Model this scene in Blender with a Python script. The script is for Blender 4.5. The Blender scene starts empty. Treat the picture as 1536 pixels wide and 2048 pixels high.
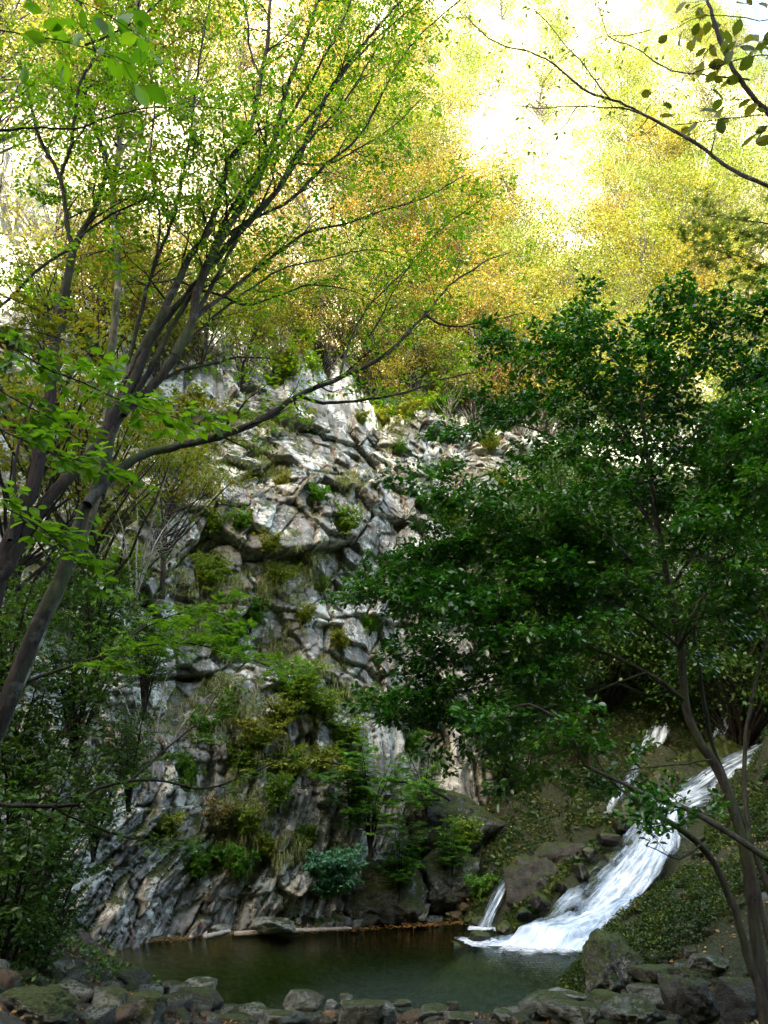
import bpy, math, random
import numpy as np
from mathutils import Vector
R = math.radians
S = bpy.context.scene
COL = S.collection

# ------------------------------------------------------------------ camera, world, sun, exposure
CAM = np.array([0.0, 0.0, 2.4]); PITCH = 20.0; FOC = 1577.0     # FOC in pixels of the 1536x2048 photograph
cam_d = bpy.data.cameras.new('camera'); cam = bpy.data.objects.new('camera', cam_d); COL.objects.link(cam)
cam.location = CAM; cam.rotation_euler = (R(90 + PITCH), 0, 0)
cam_d.sensor_fit = 'VERTICAL'; cam_d.sensor_height = 36; cam_d.sensor_width = 27
cam_d.lens = 36 * FOC / 2048; cam_d.clip_start = 0.05; cam_d.clip_end = 600
cam_d.dof.use_dof = True; cam_d.dof.focus_distance = 15; cam_d.dof.aperture_fstop = 5.0
S.camera = cam

SUN_EL, SUN_AZ = 31.0, 205.0       # azimuth clockwise from +Y: the sun stands behind the camera, a little to the left
W = bpy.data.worlds.new('World'); S.world = W; W.use_nodes = True
nt = W.node_tree; nt.nodes.clear()
sky = nt.nodes.new('ShaderNodeTexSky'); sky.sky_type = 'NISHITA'; sky.sun_disc = False
sky.sun_elevation = R(SUN_EL); sky.sun_rotation = R(SUN_AZ); sky.air_density = 1.0; sky.dust_density = 2.5; sky.ozone_density = 0.6
bg = nt.nodes.new('ShaderNodeBackground'); bg.inputs[1].default_value = 0.15
ou = nt.nodes.new('ShaderNodeOutputWorld'); wm = nt.nodes.new('ShaderNodeMix'); wm.data_type = 'RGBA'; wm.blend_type = 'MULTIPLY'; wm.inputs[0].default_value = 1; wm.inputs[7].default_value = (1.12, 1.0, .80, 1)
nt.links.new(sky.outputs[0], wm.inputs[6]); nt.links.new(wm.outputs[2], bg.inputs[0]); nt.links.new(bg.outputs[0], ou.inputs[0])
sun_d = bpy.data.lights.new('sun', 'SUN'); sun_d.energy = 4.2; sun_d.angle = R(0.6); sun_d.color = (1.0, 0.91, 0.77)
sun = bpy.data.objects.new('sun', sun_d); COL.objects.link(sun)
sdir = Vector((math.sin(R(SUN_AZ)) * math.cos(R(SUN_EL)), math.cos(R(SUN_AZ)) * math.cos(R(SUN_EL)), math.sin(R(SUN_EL))))
sun.rotation_euler = sdir.to_track_quat('Z', 'Y').to_euler(); sun.location = (0, -5, 60)
S.view_settings.view_transform = 'Standard'; S.view_settings.look = 'None'; S.view_settings.gamma = 1.0
S.view_settings.exposure = 3.55
cy = S.cycles
cy.max_bounces = 7; cy.diffuse_bounces = 4; cy.glossy_bounces = 2; cy.transmission_bounces = 4
cy.transparent_max_bounces = 10; cy.volume_bounces = 0; cy.caustics_reflective = False; cy.caustics_refractive = False
cy.sample_clamp_indirect = 6.0; cy.use_denoising = True; cy.use_adaptive_sampling = False
S.render.use_persistent_data = False

# ------------------------------------------------------------------ maths helpers
def P(px, py, Y):
    """point at depth y = Y seen at photograph position (px, py)"""
    a = (px - 768) / FOC; b = (1024 - py) / FOC; c, s = math.cos(R(PITCH)), math.sin(R(PITCH))
    dx, dy, dz = a, c - b * s, s + b * c
    t = Y / dy
    return np.array([dx * t, Y, CAM[2] + dz * t])
def PZ(px, py, z=0.0):
    a = (px - 768) / FOC; b = (1024 - py) / FOC; c, s = math.cos(R(PITCH)), math.sin(R(PITCH))
    t = (z - CAM[2]) / (s + b * c)
    return np.array([a * t, (c - b * s) * t, z])
def proj(p):
    p = np.atleast_2d(p) - CAM; c, s = math.cos(R(PITCH)), math.sin(R(PITCH))
    d = p[:, 1] * c + p[:, 2] * s; u = -p[:, 1] * s + p[:, 2] * c
    return np.stack([768 + FOC * p[:, 0] / d, 1024 - FOC * u / d, d], 1)
def hsh(ix, iy, iz, seed=0):
    h = (ix.astype(np.int64) * 374761393 + iy.astype(np.int64) * 668265263 + iz.astype(np.int64) * 2147483647 + seed * 974634777) & 0xffffffff
    h = ((h ^ (h >> 13)) * 1274126177) & 0xffffffff
    h = ((h ^ (h >> 16)) * 2246822519) & 0xffffffff
    return ((h ^ (h >> 15)) & 0xffffff) / float(0xffffff)
def vnoise(x, y, z, seed=0):
    ix, iy, iz = np.floor(x), np.floor(y), np.floor(z)
    fx, fy, fz = x - ix, y - iy, z - iz
    fx, fy, fz = [f * f * (3 - 2 * f) for f in (fx, fy, fz)]
    r = 0
    for a in (0, 1):
        for b in (0, 1):
            for c in (0, 1):
                w = (fx if a else 1 - fx) * (fy if b else 1 - fy) * (fz if c else 1 - fz)
                r = r + w * hsh(ix + a, iy + b, iz + c, seed)
    return r * 2 - 1
def fbm(x, y, z, seed=0, oct=4, gain=0.5):
    r = 0; a = 1.0; f = 1.0
    for i in range(oct):
        r = r + a * vnoise(x * f, y * f, z * f, seed + i * 7); a *= gain; f *= 2.03
    return r
def vor(u, v, seed, tilt=0.5, jit=0.85, bias=0.0):
    """jittered cells: returns per-point block offset (with facet tilt), border distance and cell id"""
    iu, iv = np.floor(u), np.floor(v)
    d1 = np.full(u.shape, 9.0); d2 = np.full(u.shape, 9.0); off = np.zeros(u.shape); cid = np.zeros(u.shape)
    for a in (-1, 0, 1):
        for b in (-1, 0, 1):
            cu, cv = iu + a, iv + b
            pu = cu + .5 + jit * (hsh(cu, cv, cu * 0, seed) - .5); pv = cv + .5 + jit * (hsh(cu, cv, cu * 0, seed + 1) - .5)
            d = np.maximum(np.abs(u - pu), np.abs(v - pv)) * .6 + .4 * np.hypot(u - pu, v - pv)
            h = hsh(cu, cv, cu * 0, seed + 2) * 2 - 1
            tx = (hsh(cu, cv, cu * 0, seed + 3) - .5) * 2 * tilt; ty = (hsh(cu, cv, cu * 0, seed + 4) - .5) * 2 * tilt
            o = h + tx * (u - pu) + (ty - bias) * (v - pv)
            n = d < d1
            d2 = np.where(n, d1, np.minimum(d2, d)); off = np.where(n, o, off); cid = np.where(n, hsh(cu, cv, cu * 0, seed + 5), cid)
            d1 = np.where(n, d, d1)
    return off, d2 - d1, cid
def nrm(v):
    return v / np.maximum(np.linalg.norm(v, axis=-1, keepdims=True), 1e-9)

# ------------------------------------------------------------------ object helpers
def tag(o, label=None, cat=None, group=None, kind=None):
    if label: o['label'] = label
    if cat: o['category'] = cat
    if group: o['group'] = group
    if kind: o['kind'] = kind
    return o
def mesh(name, V, F, mat, parent=None, rnd=None, uv=None, smooth=False):
    """V (n,3), F (m,4) quads or a list of face arrays"""
    me = bpy.data.meshes.new(name)
    if not isinstance(F, list): F = [F]
    F = [np.asarray(f, np.int32) for f in F if len(f)]
    me.vertices.add(len(V)); me.vertices.foreach_set('co', np.asarray(V, np.float32).ravel())
    nl = sum(f.size for f in F); npoly = sum(len(f) for f in F)
    me.loops.add(nl); me.loops.foreach_set('vertex_index', np.concatenate([f.ravel() for f in F]))
    me.polygons.add(npoly)
    tot = np.concatenate([np.full(len(f), f.shape[1], np.int32) for f in F])
    me.polygons.foreach_set('loop_start', (np.cumsum(tot) - tot).astype(np.int32)); me.polygons.foreach_set('loop_total', tot)
    if smooth: me.polygons.foreach_set('use_smooth', np.ones(npoly, bool))
    if rnd is not None:
        a = me.attributes.new('rnd', 'FLOAT', 'POINT'); a.data.foreach_set('value', np.asarray(rnd, np.float32))
    if uv is not None:
        a = me.attributes.new('flow', 'FLOAT_VECTOR', 'POINT'); a.data.foreach_set('vector', np.asarray(uv, np.float32).ravel())
    me.update(calc_edges=True); me.validate(verbose=False)
    if mat: me.materials.append(mat)
    o = bpy.data.objects.new(name, me); COL.objects.link(o)
    if parent: o.parent = parent
    return o
def empty(name, loc, rz=0, label=None, cat=None, group=None):
    o = bpy.data.objects.new(name, None); COL.objects.link(o); o.location = loc; o.rotation_euler = (0, 0, rz)
    o.empty_display_size = .3
    return tag(o, label, cat, group)
def grid_faces(n, m):
    i = np.arange(n - 1)[:, None] * m + np.arange(m - 1)[None, :]
    return np.stack([i, i + m, i + m + 1, i + 1], -1).reshape(-1, 4)
def copy_thing(o, kids, loc, rz=0, sc=1.0, label=None, group=None):
    c = o.copy(); COL.objects.link(c); c.location = loc; c.rotation_euler = (0, 0, rz); c.scale = (sc, sc, sc)
    if label: c['label'] = label
    if group: c['group'] = group
    for ch in kids:
        k = ch.copy(); COL.objects.link(k); k.parent = c
    return c

# ------------------------------------------------------------------ materials
def newmat(name):
    m = bpy.data.materials.new(name); m.use_nodes = True; m.node_tree.nodes.clear()
    return m, m.node_tree.nodes, m.node_tree.links
def nd(N, t, **k):
    n = N.new(t)
    for a, b in k.items(): setattr(n, a, b)
    return n
def ramp(N, L, src, stops, interp='LINEAR'):
    r = N.new('ShaderNodeValToRGB'); r.color_ramp.interpolation = interp
    e = r.color_ramp.elements
    while len(e) < len(stops): e.new(0.5)
    for k, (p, c) in zip(e, stops):
        k.position = p; k.color = (*c, 1) if len(c) == 3 else c
    L.new(src, r.inputs[0]); return r.outputs[0]
def noise(N, L, vec, scale, detail=3, rough=.55, dist=0.0):
    n = N.new('ShaderNodeTexNoise'); n.inputs['Scale'].default_value = scale; n.inputs['Detail'].default_value = detail
    n.inputs['Roughness'].default_value = rough; n.inputs['Distortion'].default_value = dist
    if vec is not None: L.new(vec, n.inputs['Vector'])
    return n.outputs[0]
def mixc(N, L, f, a, b, mode='MIX'):
    m = N.new('ShaderNodeMix'); m.data_type = 'RGBA'; m.blend_type = mode
    for s, v in ((m.inputs['Factor'], f), (m.inputs['A'], a), (m.inputs['B'], b)):
        if isinstance(v, (int, float)): s.default_value = v
        elif isinstance(v, tuple): s.default_value = (*v, 1)
        else: L.new(v, s)
    # the colour sockets of a Mix node share names with the float ones
    return m
def MIX(N, L, f, a, b, mode='MIX'):
    m = N.new('ShaderNodeMix'); m.data_type = 'RGBA'; m.blend_type = mode
    for s, v in ((m.inputs[0], f), (m.inputs[6], a), (m.inputs[7], b)):
        if isinstance(v, (int, float)): s.default_value = v
        elif isinstance(v, tuple): s.default_value = (*v, 1)
        else: L.new(v, s)
    return m.outputs[2]
def math_(N, L, op, a, b=None, c=None, clamp=False):
    m = N.new('ShaderNodeMath'); m.operation = op; m.use_clamp = clamp
    for i, v in enumerate((a, b, c)):
        if v is None: continue
        if isinstance(v, (int, float)): m.inputs[i].default_value = v
        else: L.new(v, m.inputs[i])
    return m.outputs[0]
def pos(N): return N.new('ShaderNodeNewGeometry').outputs['Position']
def scaled(N, L, vec, s, rot=(0, 0, 0)):
    m = N.new('ShaderNodeMapping'); m.inputs['Scale'].default_value = s; m.inputs['Rotation'].default_value = rot
    L.new(vec, m.inputs['Vector']); return m.outputs[0]
def bump(N, L, h, strength, dist):
    b = N.new('ShaderNodeBump'); b.inputs['Strength'].default_value = strength; b.inputs['Distance'].default_value = dist
    L.new(h, b.inputs['Height']); return b.outputs[0]
def finish(N, L, sh):
    o = N.new('ShaderNodeOutputMaterial'); L.new(sh, o.inputs[0]); return o

def leaf_mat(name, stops, trans=.45, tint=(1.25, 1.15, .45), rough=.45, spec=.4, clump=.35, patch=.45):
    """stops: colour ramp over a per-leaf random number mixed with a slow spatial noise"""
    m, N, L = newmat(name)
    at = nd(N, 'ShaderNodeAttribute', attribute_name='rnd')
    oi = N.new('ShaderNodeObjectInfo')
    n = noise(N, L, pos(N), clump, 2, .5)
    a = math_(N, L, 'MULTIPLY', at.outputs['Fac'], 1 - patch)
    b = math_(N, L, 'MULTIPLY_ADD', n, patch * 2.2, -.6 * patch)
    s = math_(N, L, 'ADD', a, b, clamp=True)
    s = math_(N, L, 'MULTIPLY_ADD', oi.outputs['Random'], .16, math_(N, L, 'SUBTRACT', s, .08), clamp=True)
    c = ramp(N, L, s, stops)
    p = N.new('ShaderNodeBsdfPrincipled'); L.new(c, p.inputs['Base Color'])
    p.inputs['Roughness'].default_value = rough; p.inputs['Specular IOR Level'].default_value = spec
    t = N.new('ShaderNodeBsdfTranslucent'); L.new(MIX(N, L, 1.0, c, tint, 'MULTIPLY'), t.inputs[0])
    x = N.new('ShaderNodeMixShader'); x.inputs[0].default_value = trans; L.new(p.outputs[0], x.inputs[1]); L.new(t.outputs[0], x.inputs[2])
    finish(N, L, x.outputs[0]); return m
def bark_mat(name, c1, c2, moss=.25, sc=1.0, pale=None):
    m, N, L = newmat(name)
    tc = N.new('ShaderNodeTexCoord').outputs['Object']
    v = scaled(N, L, tc, (14 * sc, 14 * sc, 3 * sc))
    n = noise(N, L, v, 1.5, 5, .65, .6)
    c = ramp(N, L, n, [(.3, c1), (.7, c2)])
    if pale:
        n3 = noise(N, L, tc, 5 * sc, 4, .6); c = MIX(N, L, ramp(N, L, n3, [(.54, (0, 0, 0)), (.62, (1, 1, 1))]), c, pale)
    n2 = noise(N, L, tc, 2.2 * sc, 4, .6)
    c = MIX(N, L, math_(N, L, 'MULTIPLY', ramp(N, L, n2, [(.5, (0, 0, 0)), (.62, (1, 1, 1))]), moss * 2, clamp=True), c, (.045, .07, .015))
    p = N.new('ShaderNodeBsdfPrincipled'); L.new(c, p.inputs['Base Color']); p.inputs['Roughness'].default_value = .8
    p.inputs['Specular IOR Level'].default_value = .25
    L.new(bump(N, L, math_(N, L, 'ADD', n, n2), 1.0, .03), p.inputs['Normal']); finish(N, L, p.outputs[0]); return m
def rock_mat(name, c1, c2, lichen=.5, moss=.5, rust=.3, wet=False, sc=1.0, obj=False, lich=(.5, .53, .5), tiltv=(0, 0, 0)):
    m, N, L = newmat(name)
    g = N.new('ShaderNodeNewGeometry')
    v = N.new('ShaderNodeTexCoord').outputs['Object'] if obj else g.outputs['Position']
    big = noise(N, L, v, .7 * sc, 4, .6)
    mid = noise(N, L, scaled(N, L, v, (1, 1, 2.2), tiltv), 4.5 * sc, 6, .7, .4)
    c = ramp(N, L, mid, [(.28, c1), (.5, tuple((a + b) / 2 for a, b in zip(c1, c2))), (.72, c2)])
    # rust and brown iron stains, dripping down
    st = noise(N, L, scaled(N, L, v, (2.2, 2.2, .5)), 1.6 * sc, 4, .6)
    c = MIX(N, L, math_(N, L, 'MULTIPLY', ramp(N, L, st, [(.53, (0, 0, 0)), (.68, (1, 1, 1))]), rust), c, (.16, .085, .04))
    dk = noise(N, L, scaled(N, L, v, (3, 3, .6)), 1.2 * sc, 4, .65)
    c = MIX(N, L, math_(N, L, 'MULTIPLY', ramp(N, L, dk, [(.52, (0, 0, 0)), (.66, (1, 1, 1))]), .7), c, (.03, .032, .034))
    # crusts of pale lichen
    l1 = noise(N, L, v, 9 * sc, 6, .75, .3); l2 = noise(N, L, v, 1.1 * sc, 3, .5)
    lm = math_(N, L, 'MULTIPLY_ADD', l2, 1.0, math_(N, L, 'SUBTRACT', l1, 1.0))
    c = MIX(N, L, math_(N, L, 'MULTIPLY', ramp(N, L, math_(N, L, 'ADD', lm, .5), [(.535, (0, 0, 0)), (.60, (1, 1, 1))]), lichen), c, lich)
    # moss on what faces up and in patches
    sx = N.new('ShaderNodeSeparateXYZ'); L.new(g.outputs['Normal'], sx.inputs[0])
    mn = noise(N, L, v, 2.3 * sc, 5, .65)
    mm = math_(N, L, 'ADD', math_(N, L, 'MULTIPLY', sx.outputs[2], .38), mn)
    mcol = ramp(N, L, noise(N, L, v, 22 * sc, 4, .7), [(.35, (.012, .02, .004)), (.55, (.04, .055, .01)), (.75, (.10, .11, .022))])
    c = MIX(N, L, ramp(N, L, mm, [(.86 - .42 * moss, (0, 0, 0)), (.98 - .42 * moss, (1, 1, 1))]), c, mcol)
    p = N.new('ShaderNodeBsdfPrincipled'); L.new(c, p.inputs['Base Color'])
    rr = ramp(N, L, mid, [(.3, (.25,) * 3 if wet else (.6,) * 3), (.7, (.6,) * 3 if wet else (.9,) * 3)]); L.new(rr, p.inputs['Roughness'])
    p.inputs['Specular IOR Level'].default_value = .3 if wet else .35
    hh = math_(N, L, 'ADD', mid, math_(N, L, 'MULTIPLY', l1, .5)); L.new(bump(N, L, hh, 1.0 if obj else .6, .05 if obj else .03), p.inputs['Normal'])
    finish(N, L, p.outputs[0]); return m

M = {}
M['cliff'] = rock_mat('cliff_rock', (.085, .085, .08), (.35, .35, .33), lichen=.85, moss=.42, rust=.75, tiltv=(0, R(18), 0), lich=(.62, .64, .60))
M['slope'] = rock_mat('slope_ground', (.035, .032, .028), (.12, .11, .09), lichen=.25, moss=1.0, rust=.4)
M['boulder'] = rock_mat('boulder_rock', (.05, .052, .046), (.19, .2, .175), lichen=.5, moss=.35, rust=.35, obj=True, sc=2.2, lich=(.3, .33, .28))
M['pale_rock'] = rock_mat('pale_boulder_rock', (.13, .14, .125), (.34, .36, .32), lichen=.35, moss=.2, rust=.3, obj=True, sc=2.2, lich=(.42, .45, .4))
M['dark_rock'] = rock_mat('dark_boulder_rock', (.02, .02, .018), (.085, .08, .065), lichen=.1, moss=.4, rust=.3, obj=True, sc=2.0, lich=(.2, .22, .18))
M['brown_rock'] = rock_mat('brown_boulder_rock', (.10, .06, .035), (.26, .18, .11), lichen=.1, moss=.1, rust=.7, obj=True, sc=2.4)
M['mossy_rock'] = rock_mat('mossy_boulder_rock', (.03, .03, .026), (.13, .13, .11), lichen=.6, moss=.85, rust=.2, obj=True, sc=1.6, lich=(.34, .37, .33))
M['wet_rock'] = rock_mat('wet_rock', (.005, .005, .006), (.03, .027, .026), lichen=.0, moss=.62, rust=.05, wet=True)
M['bark_grey'] = bark_mat('bark_grey', (.009, .008, .006), (.042, .036, .029), .3, pale=(.075, .078, .065))
M['bark_dark'] = bark_mat('bark_dark', (.007, .005, .005), (.03, .021, .018), .15)
M['bark_camellia'] = bark_mat('bark_camellia', (.012, .011, .01), (.07, .065, .055), .35)
M['bark_pale'] = bark_mat('bark_pale', (.22, .2, .17), (.5, .48, .42), .1)
M['bark_mottled'] = bark_mat('bark_mottled', (.06, .055, .04), (.15, .14, .11), .5, pale=(.3, .31, .26))
M['twig_pale'] = bark_mat('twig_pale', (.25, .22, .19), (.48, .44, .4), .0)
G = lambda *c: [(i / (len(c) - 1) if len(c) > 1 else 0, k) for i, k in enumerate(c)]
M['leaf_green'] = leaf_mat('leaf_green', G((.05, .12, .009), (.095, .23, .013), (.15, .30, .018), (.26, .33, .022)), .56, (1.3, 1.3, .35), clump=1.1)
M['leaf_bright'] = leaf_mat('leaf_bright', G((.05, .13, .01), (.10, .24, .018), (.16, .30, .02)), .5, (1.3, 1.25, .35), clump=1.5)
M['leaf_camellia'] = leaf_mat('leaf_camellia', G((.008, .036, .005), (.018, .08, .008), (.042, .14, .012), (.12, .22, .02)), .27, (1.2, 1.7, .4), rough=.22, spec=.65, clump=1.2)
M['leaf_dark'] = leaf_mat('leaf_dark', G((.016, .05, .008), (.035, .09, .012), (.07, .15, .018), (.15, .19, .03)), .38, (1.2, 1.3, .4), rough=.35, spec=.5, clump=1.3)
M['leaf_yellow'] = leaf_mat('leaf_yellow', G((.05, .11, .012), (.10, .17, .016), (.17, .2, .02), (.25, .19, .025)), .5, (1.2, 1.0, .3), clump=1.2)
M['leaf_olive'] = leaf_mat('leaf_olive', G((.05, .095, .012), (.09, .135, .016), (.15, .165, .02), (.2, .16, .025)), .52, (1.1, 1.0, .5), clump=.5)
M['leaf_gold'] = leaf_mat('leaf_gold', G((.07, .105, .014), (.13, .15, .018), (.20, .165, .02), (.21, .115, .02)), .52, (1.1, .95, .5), clump=.45)
M['leaf_rust'] = leaf_mat('leaf_rust', G((.06, .095, .014), (.10, .115, .018), (.15, .115, .022), (.17, .085, .028)), .5, (1.1, .9, .5), clump=.5)
M['leaf_lime'] = leaf_mat('leaf_lime', G((.065, .12, .022), (.12, .175, .034), (.20, .225, .055)), .52, (1.05, 1.05, .6), clump=.5)
M['plant_lime'] = leaf_mat('plant_lime', G((.10, .22, .03), (.20, .34, .04), (.34, .42, .07)), .4, (1.1, 1.1, .4), clump=.8)
M['plant_yellow'] = leaf_mat('plant_yellow', G((.08, .18, .02), (.17, .27, .03), (.28, .32, .04), (.38, .28, .05)), .4, (1.1, 1.0, .4), clump=1.1)
M['plant_green'] = leaf_mat('plant_green', G((.05, .17, .02), (.11, .28, .03), (.20, .36, .04)), .4, (1.1, 1.1, .4), clump=1.3)
M['plant_rust'] = leaf_mat('plant_rust', G((.12, .18, .04), (.22, .2, .06), (.34, .18, .09)), .35, (1.1, 1.0, .6), clump=1.3)
M['leaf_teal'] = leaf_mat('leaf_teal', G((.05, .16, .08), (.10, .26, .14), (.18, .36, .2)), .25, (1, 1.2, .6), rough=.35)
M['grass_pale'] = leaf_mat('grass_pale', G((.10, .15, .03), (.2, .24, .06), (.36, .36, .15)), .3, (1.1, 1.0, .5), clump=1.0)
M['litter'] = leaf_mat('litter', G((.08, .04, .015), (.17, .085, .025), (.28, .15, .04), (.4, .3, .1)), .15, (1, .8, .5), clump=2)
M['moss_leaf'] = leaf_mat('moss_leaf', G((.008, .028, .004), (.022, .055, .007), (.06, .10, .011), (.2, .21, .025)), .35, (1.1, 1.1, .4), clump=1.6)

# far slope: pale leaf litter and grass
def hill_mat():
    m, N, L = newmat('hillside_ground'); v = pos(N)
    n = noise(N, L, v, .5, 5, .65); n2 = noise(N, L, v, 4, 5, .7)
    c = ramp(N, L, n, [(.35, (.30, .25, .17)), (.5, (.42, .38, .30)), (.68, (.55, .52, .46))])
    c = MIX(N, L, ramp(N, L, n2, [(.45, (0, 0, 0)), (.7, (.8, .8, .8))]), c, (.22, .22, .09))
    p = N.new('ShaderNodeBsdfPrincipled'); L.new(c, p.inputs['Base Color']); p.inputs['Roughness'].default_value = .95
    L.new(bump(N, L, n2, 1, .3), p.inputs['Normal']); finish(N, L, p.outputs[0]); return m
M['hill'] = hill_mat()
def ground_mat():
    m, N, L = newmat('bank_ground'); v = pos(N)
    g = N.new('ShaderNodeNewGeometry')
    n = noise(N, L, v, 1.6, 5, .65); n2 = noise(N, L, v, 9, 5, .7); n3 = noise(N, L, v, 30, 4, .7)
    c = ramp(N, L, n2, [(.3, (.008, .008, .006)), (.5, (.026, .024, .017)), (.72, (.08, .07, .045))])
    mcol = ramp(N, L, n3, [(.35, (.006, .010, .002)), (.55, (.022, .030, .005)), (.75, (.07, .075, .013))])
    sx = N.new('ShaderNodeSeparateXYZ'); L.new(v, sx.inputs[0])
    xr = math_(N, L, 'MULTIPLY_ADD', sx.outputs[0], .06, n)                    # the right bank is the mossy one
    zz = math_(N, L, 'GREATER_THAN', sx.outputs[2], .04)
    f = math_(N, L, 'MULTIPLY', ramp(N, L, xr, [(.50, (0, 0, 0)), (.64, (1, 1, 1))]), zz)
    c = MIX(N, L, f, c, mcol)
    bed = ramp(N, L, n2, [(.3, (.07, .06, .025)), (.55, (.16, .14, .06)), (.75, (.28, .22, .10))])
    c = MIX(N, L, zz, bed, c)
    p = N.new('ShaderNodeBsdfPrincipled'); L.new(c, p.inputs['Base Color']); p.inputs['Roughness'].default_value = .85
    L.new(bump(N, L, math_(N, L, 'ADD', n2, math_(N, L, 'MULTIPLY', n3, .5)), 1, .06), p.inputs['Normal']); finish(N, L, p.outputs[0]); return m
M['ground'] = ground_mat()
def water_mat():
    m, N, L = newmat('pool_water'); v = pos(N)
    w = noise(N, L, scaled(N, L, v, (2.2, 6.5, 1)), 1.3, 4, .6, .3); w2 = noise(N, L, scaled(N, L, v, (7, 22, 1)), 1.0, 3, .6)
    b = bump(N, L, math_(N, L, 'ADD', w, math_(N, L, 'MULTIPLY', w2, .35)), .9, .034)
    gl = N.new('ShaderNodeBsdfGlossy'); gl.inputs['Roughness'].default_value = .05; gl.inputs[0].default_value = (.62, .66, .58, 1); L.new(b, gl.inputs['Normal'])
    tr = N.new('ShaderNodeBsdfTransparent'); tr.inputs[0].default_value = (.8, .86, .72, 1)
    fr = N.new('ShaderNodeFresnel'); fr.inputs[0].default_value = 1.33; L.new(b, fr.inputs['Normal'])
    x = N.new('ShaderNodeMixShader'); L.new(fr.outputs[0], x.inputs[0]); L.new(tr.outputs[0], x.inputs[1]); L.new(gl.outputs[0], x.inputs[2])
    o = finish(N, L, x.outputs[0])
    va = N.new('ShaderNodeVolumeAbsorption'); va.inputs[0].default_value = (.40, .60, .18, 1); va.inputs[1].default_value = 1.0
    L.new(va.outputs[0], o.inputs['Volume']); return m
M['water'] = water_mat()
def fall_mat(name, dens, sx=26.0, sv=1.1, seed=0.0):
    """falling water: bright streaks drawn out along the flow, clear between them"""
    m, N, L = newmat(name)
    at = nd(N, 'ShaderNodeAttribute', attribute_name='flow')
    mp = N.new('ShaderNodeMapping'); mp.inputs['Scale'].default_value = (sx, sv, 1); mp.inputs['Location'].default_value = (seed, seed * 3, seed)
    L.new(at.outputs['Vector'], mp.inputs['Vector'])
    s1 = noise(N, L, mp.outputs[0], 1.0, 5, .7, .5)
    s2 = noise(N, L, scaled(N, L, at.outputs['Vector'], (5, 1.6, 1)), 1.0, 3, .5, .4)
    sep = N.new('ShaderNodeSeparateXYZ'); L.new(at.outputs['Vector'], sep.inputs[0])
    d = math_(N, L, 'ADD', math_(N, L, 'MULTIPLY', s1, .55), math_(N, L, 'MULTIPLY', s2, .6))
    d = math_(N, L, 'ADD', d, math_(N, L, 'MULTIPLY_ADD', sep.outputs[2], .45, dens - .45))
    a = ramp(N, L, d, [(.48, (0, 0, 0)), (.62, (.35, .35, .35)), (.86, (.97, .97, .97))])
    c = ramp(N, L, d, [(.5, (.30, .42, .56)), (.85, (.80, .90, 1.0))])
    p = N.new('ShaderNodeBsdfPrincipled'); L.new(c, p.inputs['Base Color'])
    p.inputs['Roughness'].default_value = .35; L.new(bump(N, L, d, .35, .03), p.inputs['Normal']); L.new(a, p.inputs['Alpha'])
    finish(N, L, p.outputs[0]); return m
M['fall'] = fall_mat('falling_water', .20)
M['fall2'] = fall_mat('thin_falling_water', .10, 14, 2.5, 3.7)

# ------------------------------------------------------------------ terrain
BASE = np.array([(-24., -8.), (-14., 3.), (-9.2, 10.5), (-6.2, 13.9), (-4.5, 15.3), (-2.0, 17.4), (.9, 19.5), (3.2, 21.8), (7.5, 24.6), (13., 26.5), (24., 28.), (46., 30.)])
_seg = np.r_[0, np.cumsum(np.linalg.norm(np.diff(BASE, axis=0), axis=1))]
def _sx(x): return float(np.interp(x, BASE[:, 0], _seg))
def base_xy(s):
    x = np.interp(s, _seg, BASE[:, 0]); y = np.interp(s, _seg, BASE[:, 1]); return x, y
BACK = nrm(np.array([(-.9, .45), (-.85, .5), (-.7, .7), (-.55, .83), (-.45, .9), (-.4, .92), (-.3, .95), (-.25, .97), (-.15, .98), (-.05, 1), (0, 1), (.1, 1)]))
def back_xy(s):
    b = np.stack([np.interp(s, _seg, BACK[:, 0]), np.interp(s, _seg, BACK[:, 1])], -1); return nrm(b)
def top_z(s):
    return 13.6 + np.interp(s, [_sx(-4), _sx(.9), _sx(3.2), _sx(8), _sx(14)], [0, 1.6, 2.8, 3.6, 3.6]) + .9 * vnoise(s * .35, s * 0, s * 0, 5) + .5 * vnoise(s * 1.1, s * 0, s * 0, 9)
def lean(s, z):
    return .15 * z + .35 * np.floor(z / 2.6 + .4 * vnoise(s * .4, z * 0, z * 0, 3)) + np.where(z > 10.5, (z - 10.5) * .35, 0)

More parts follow.
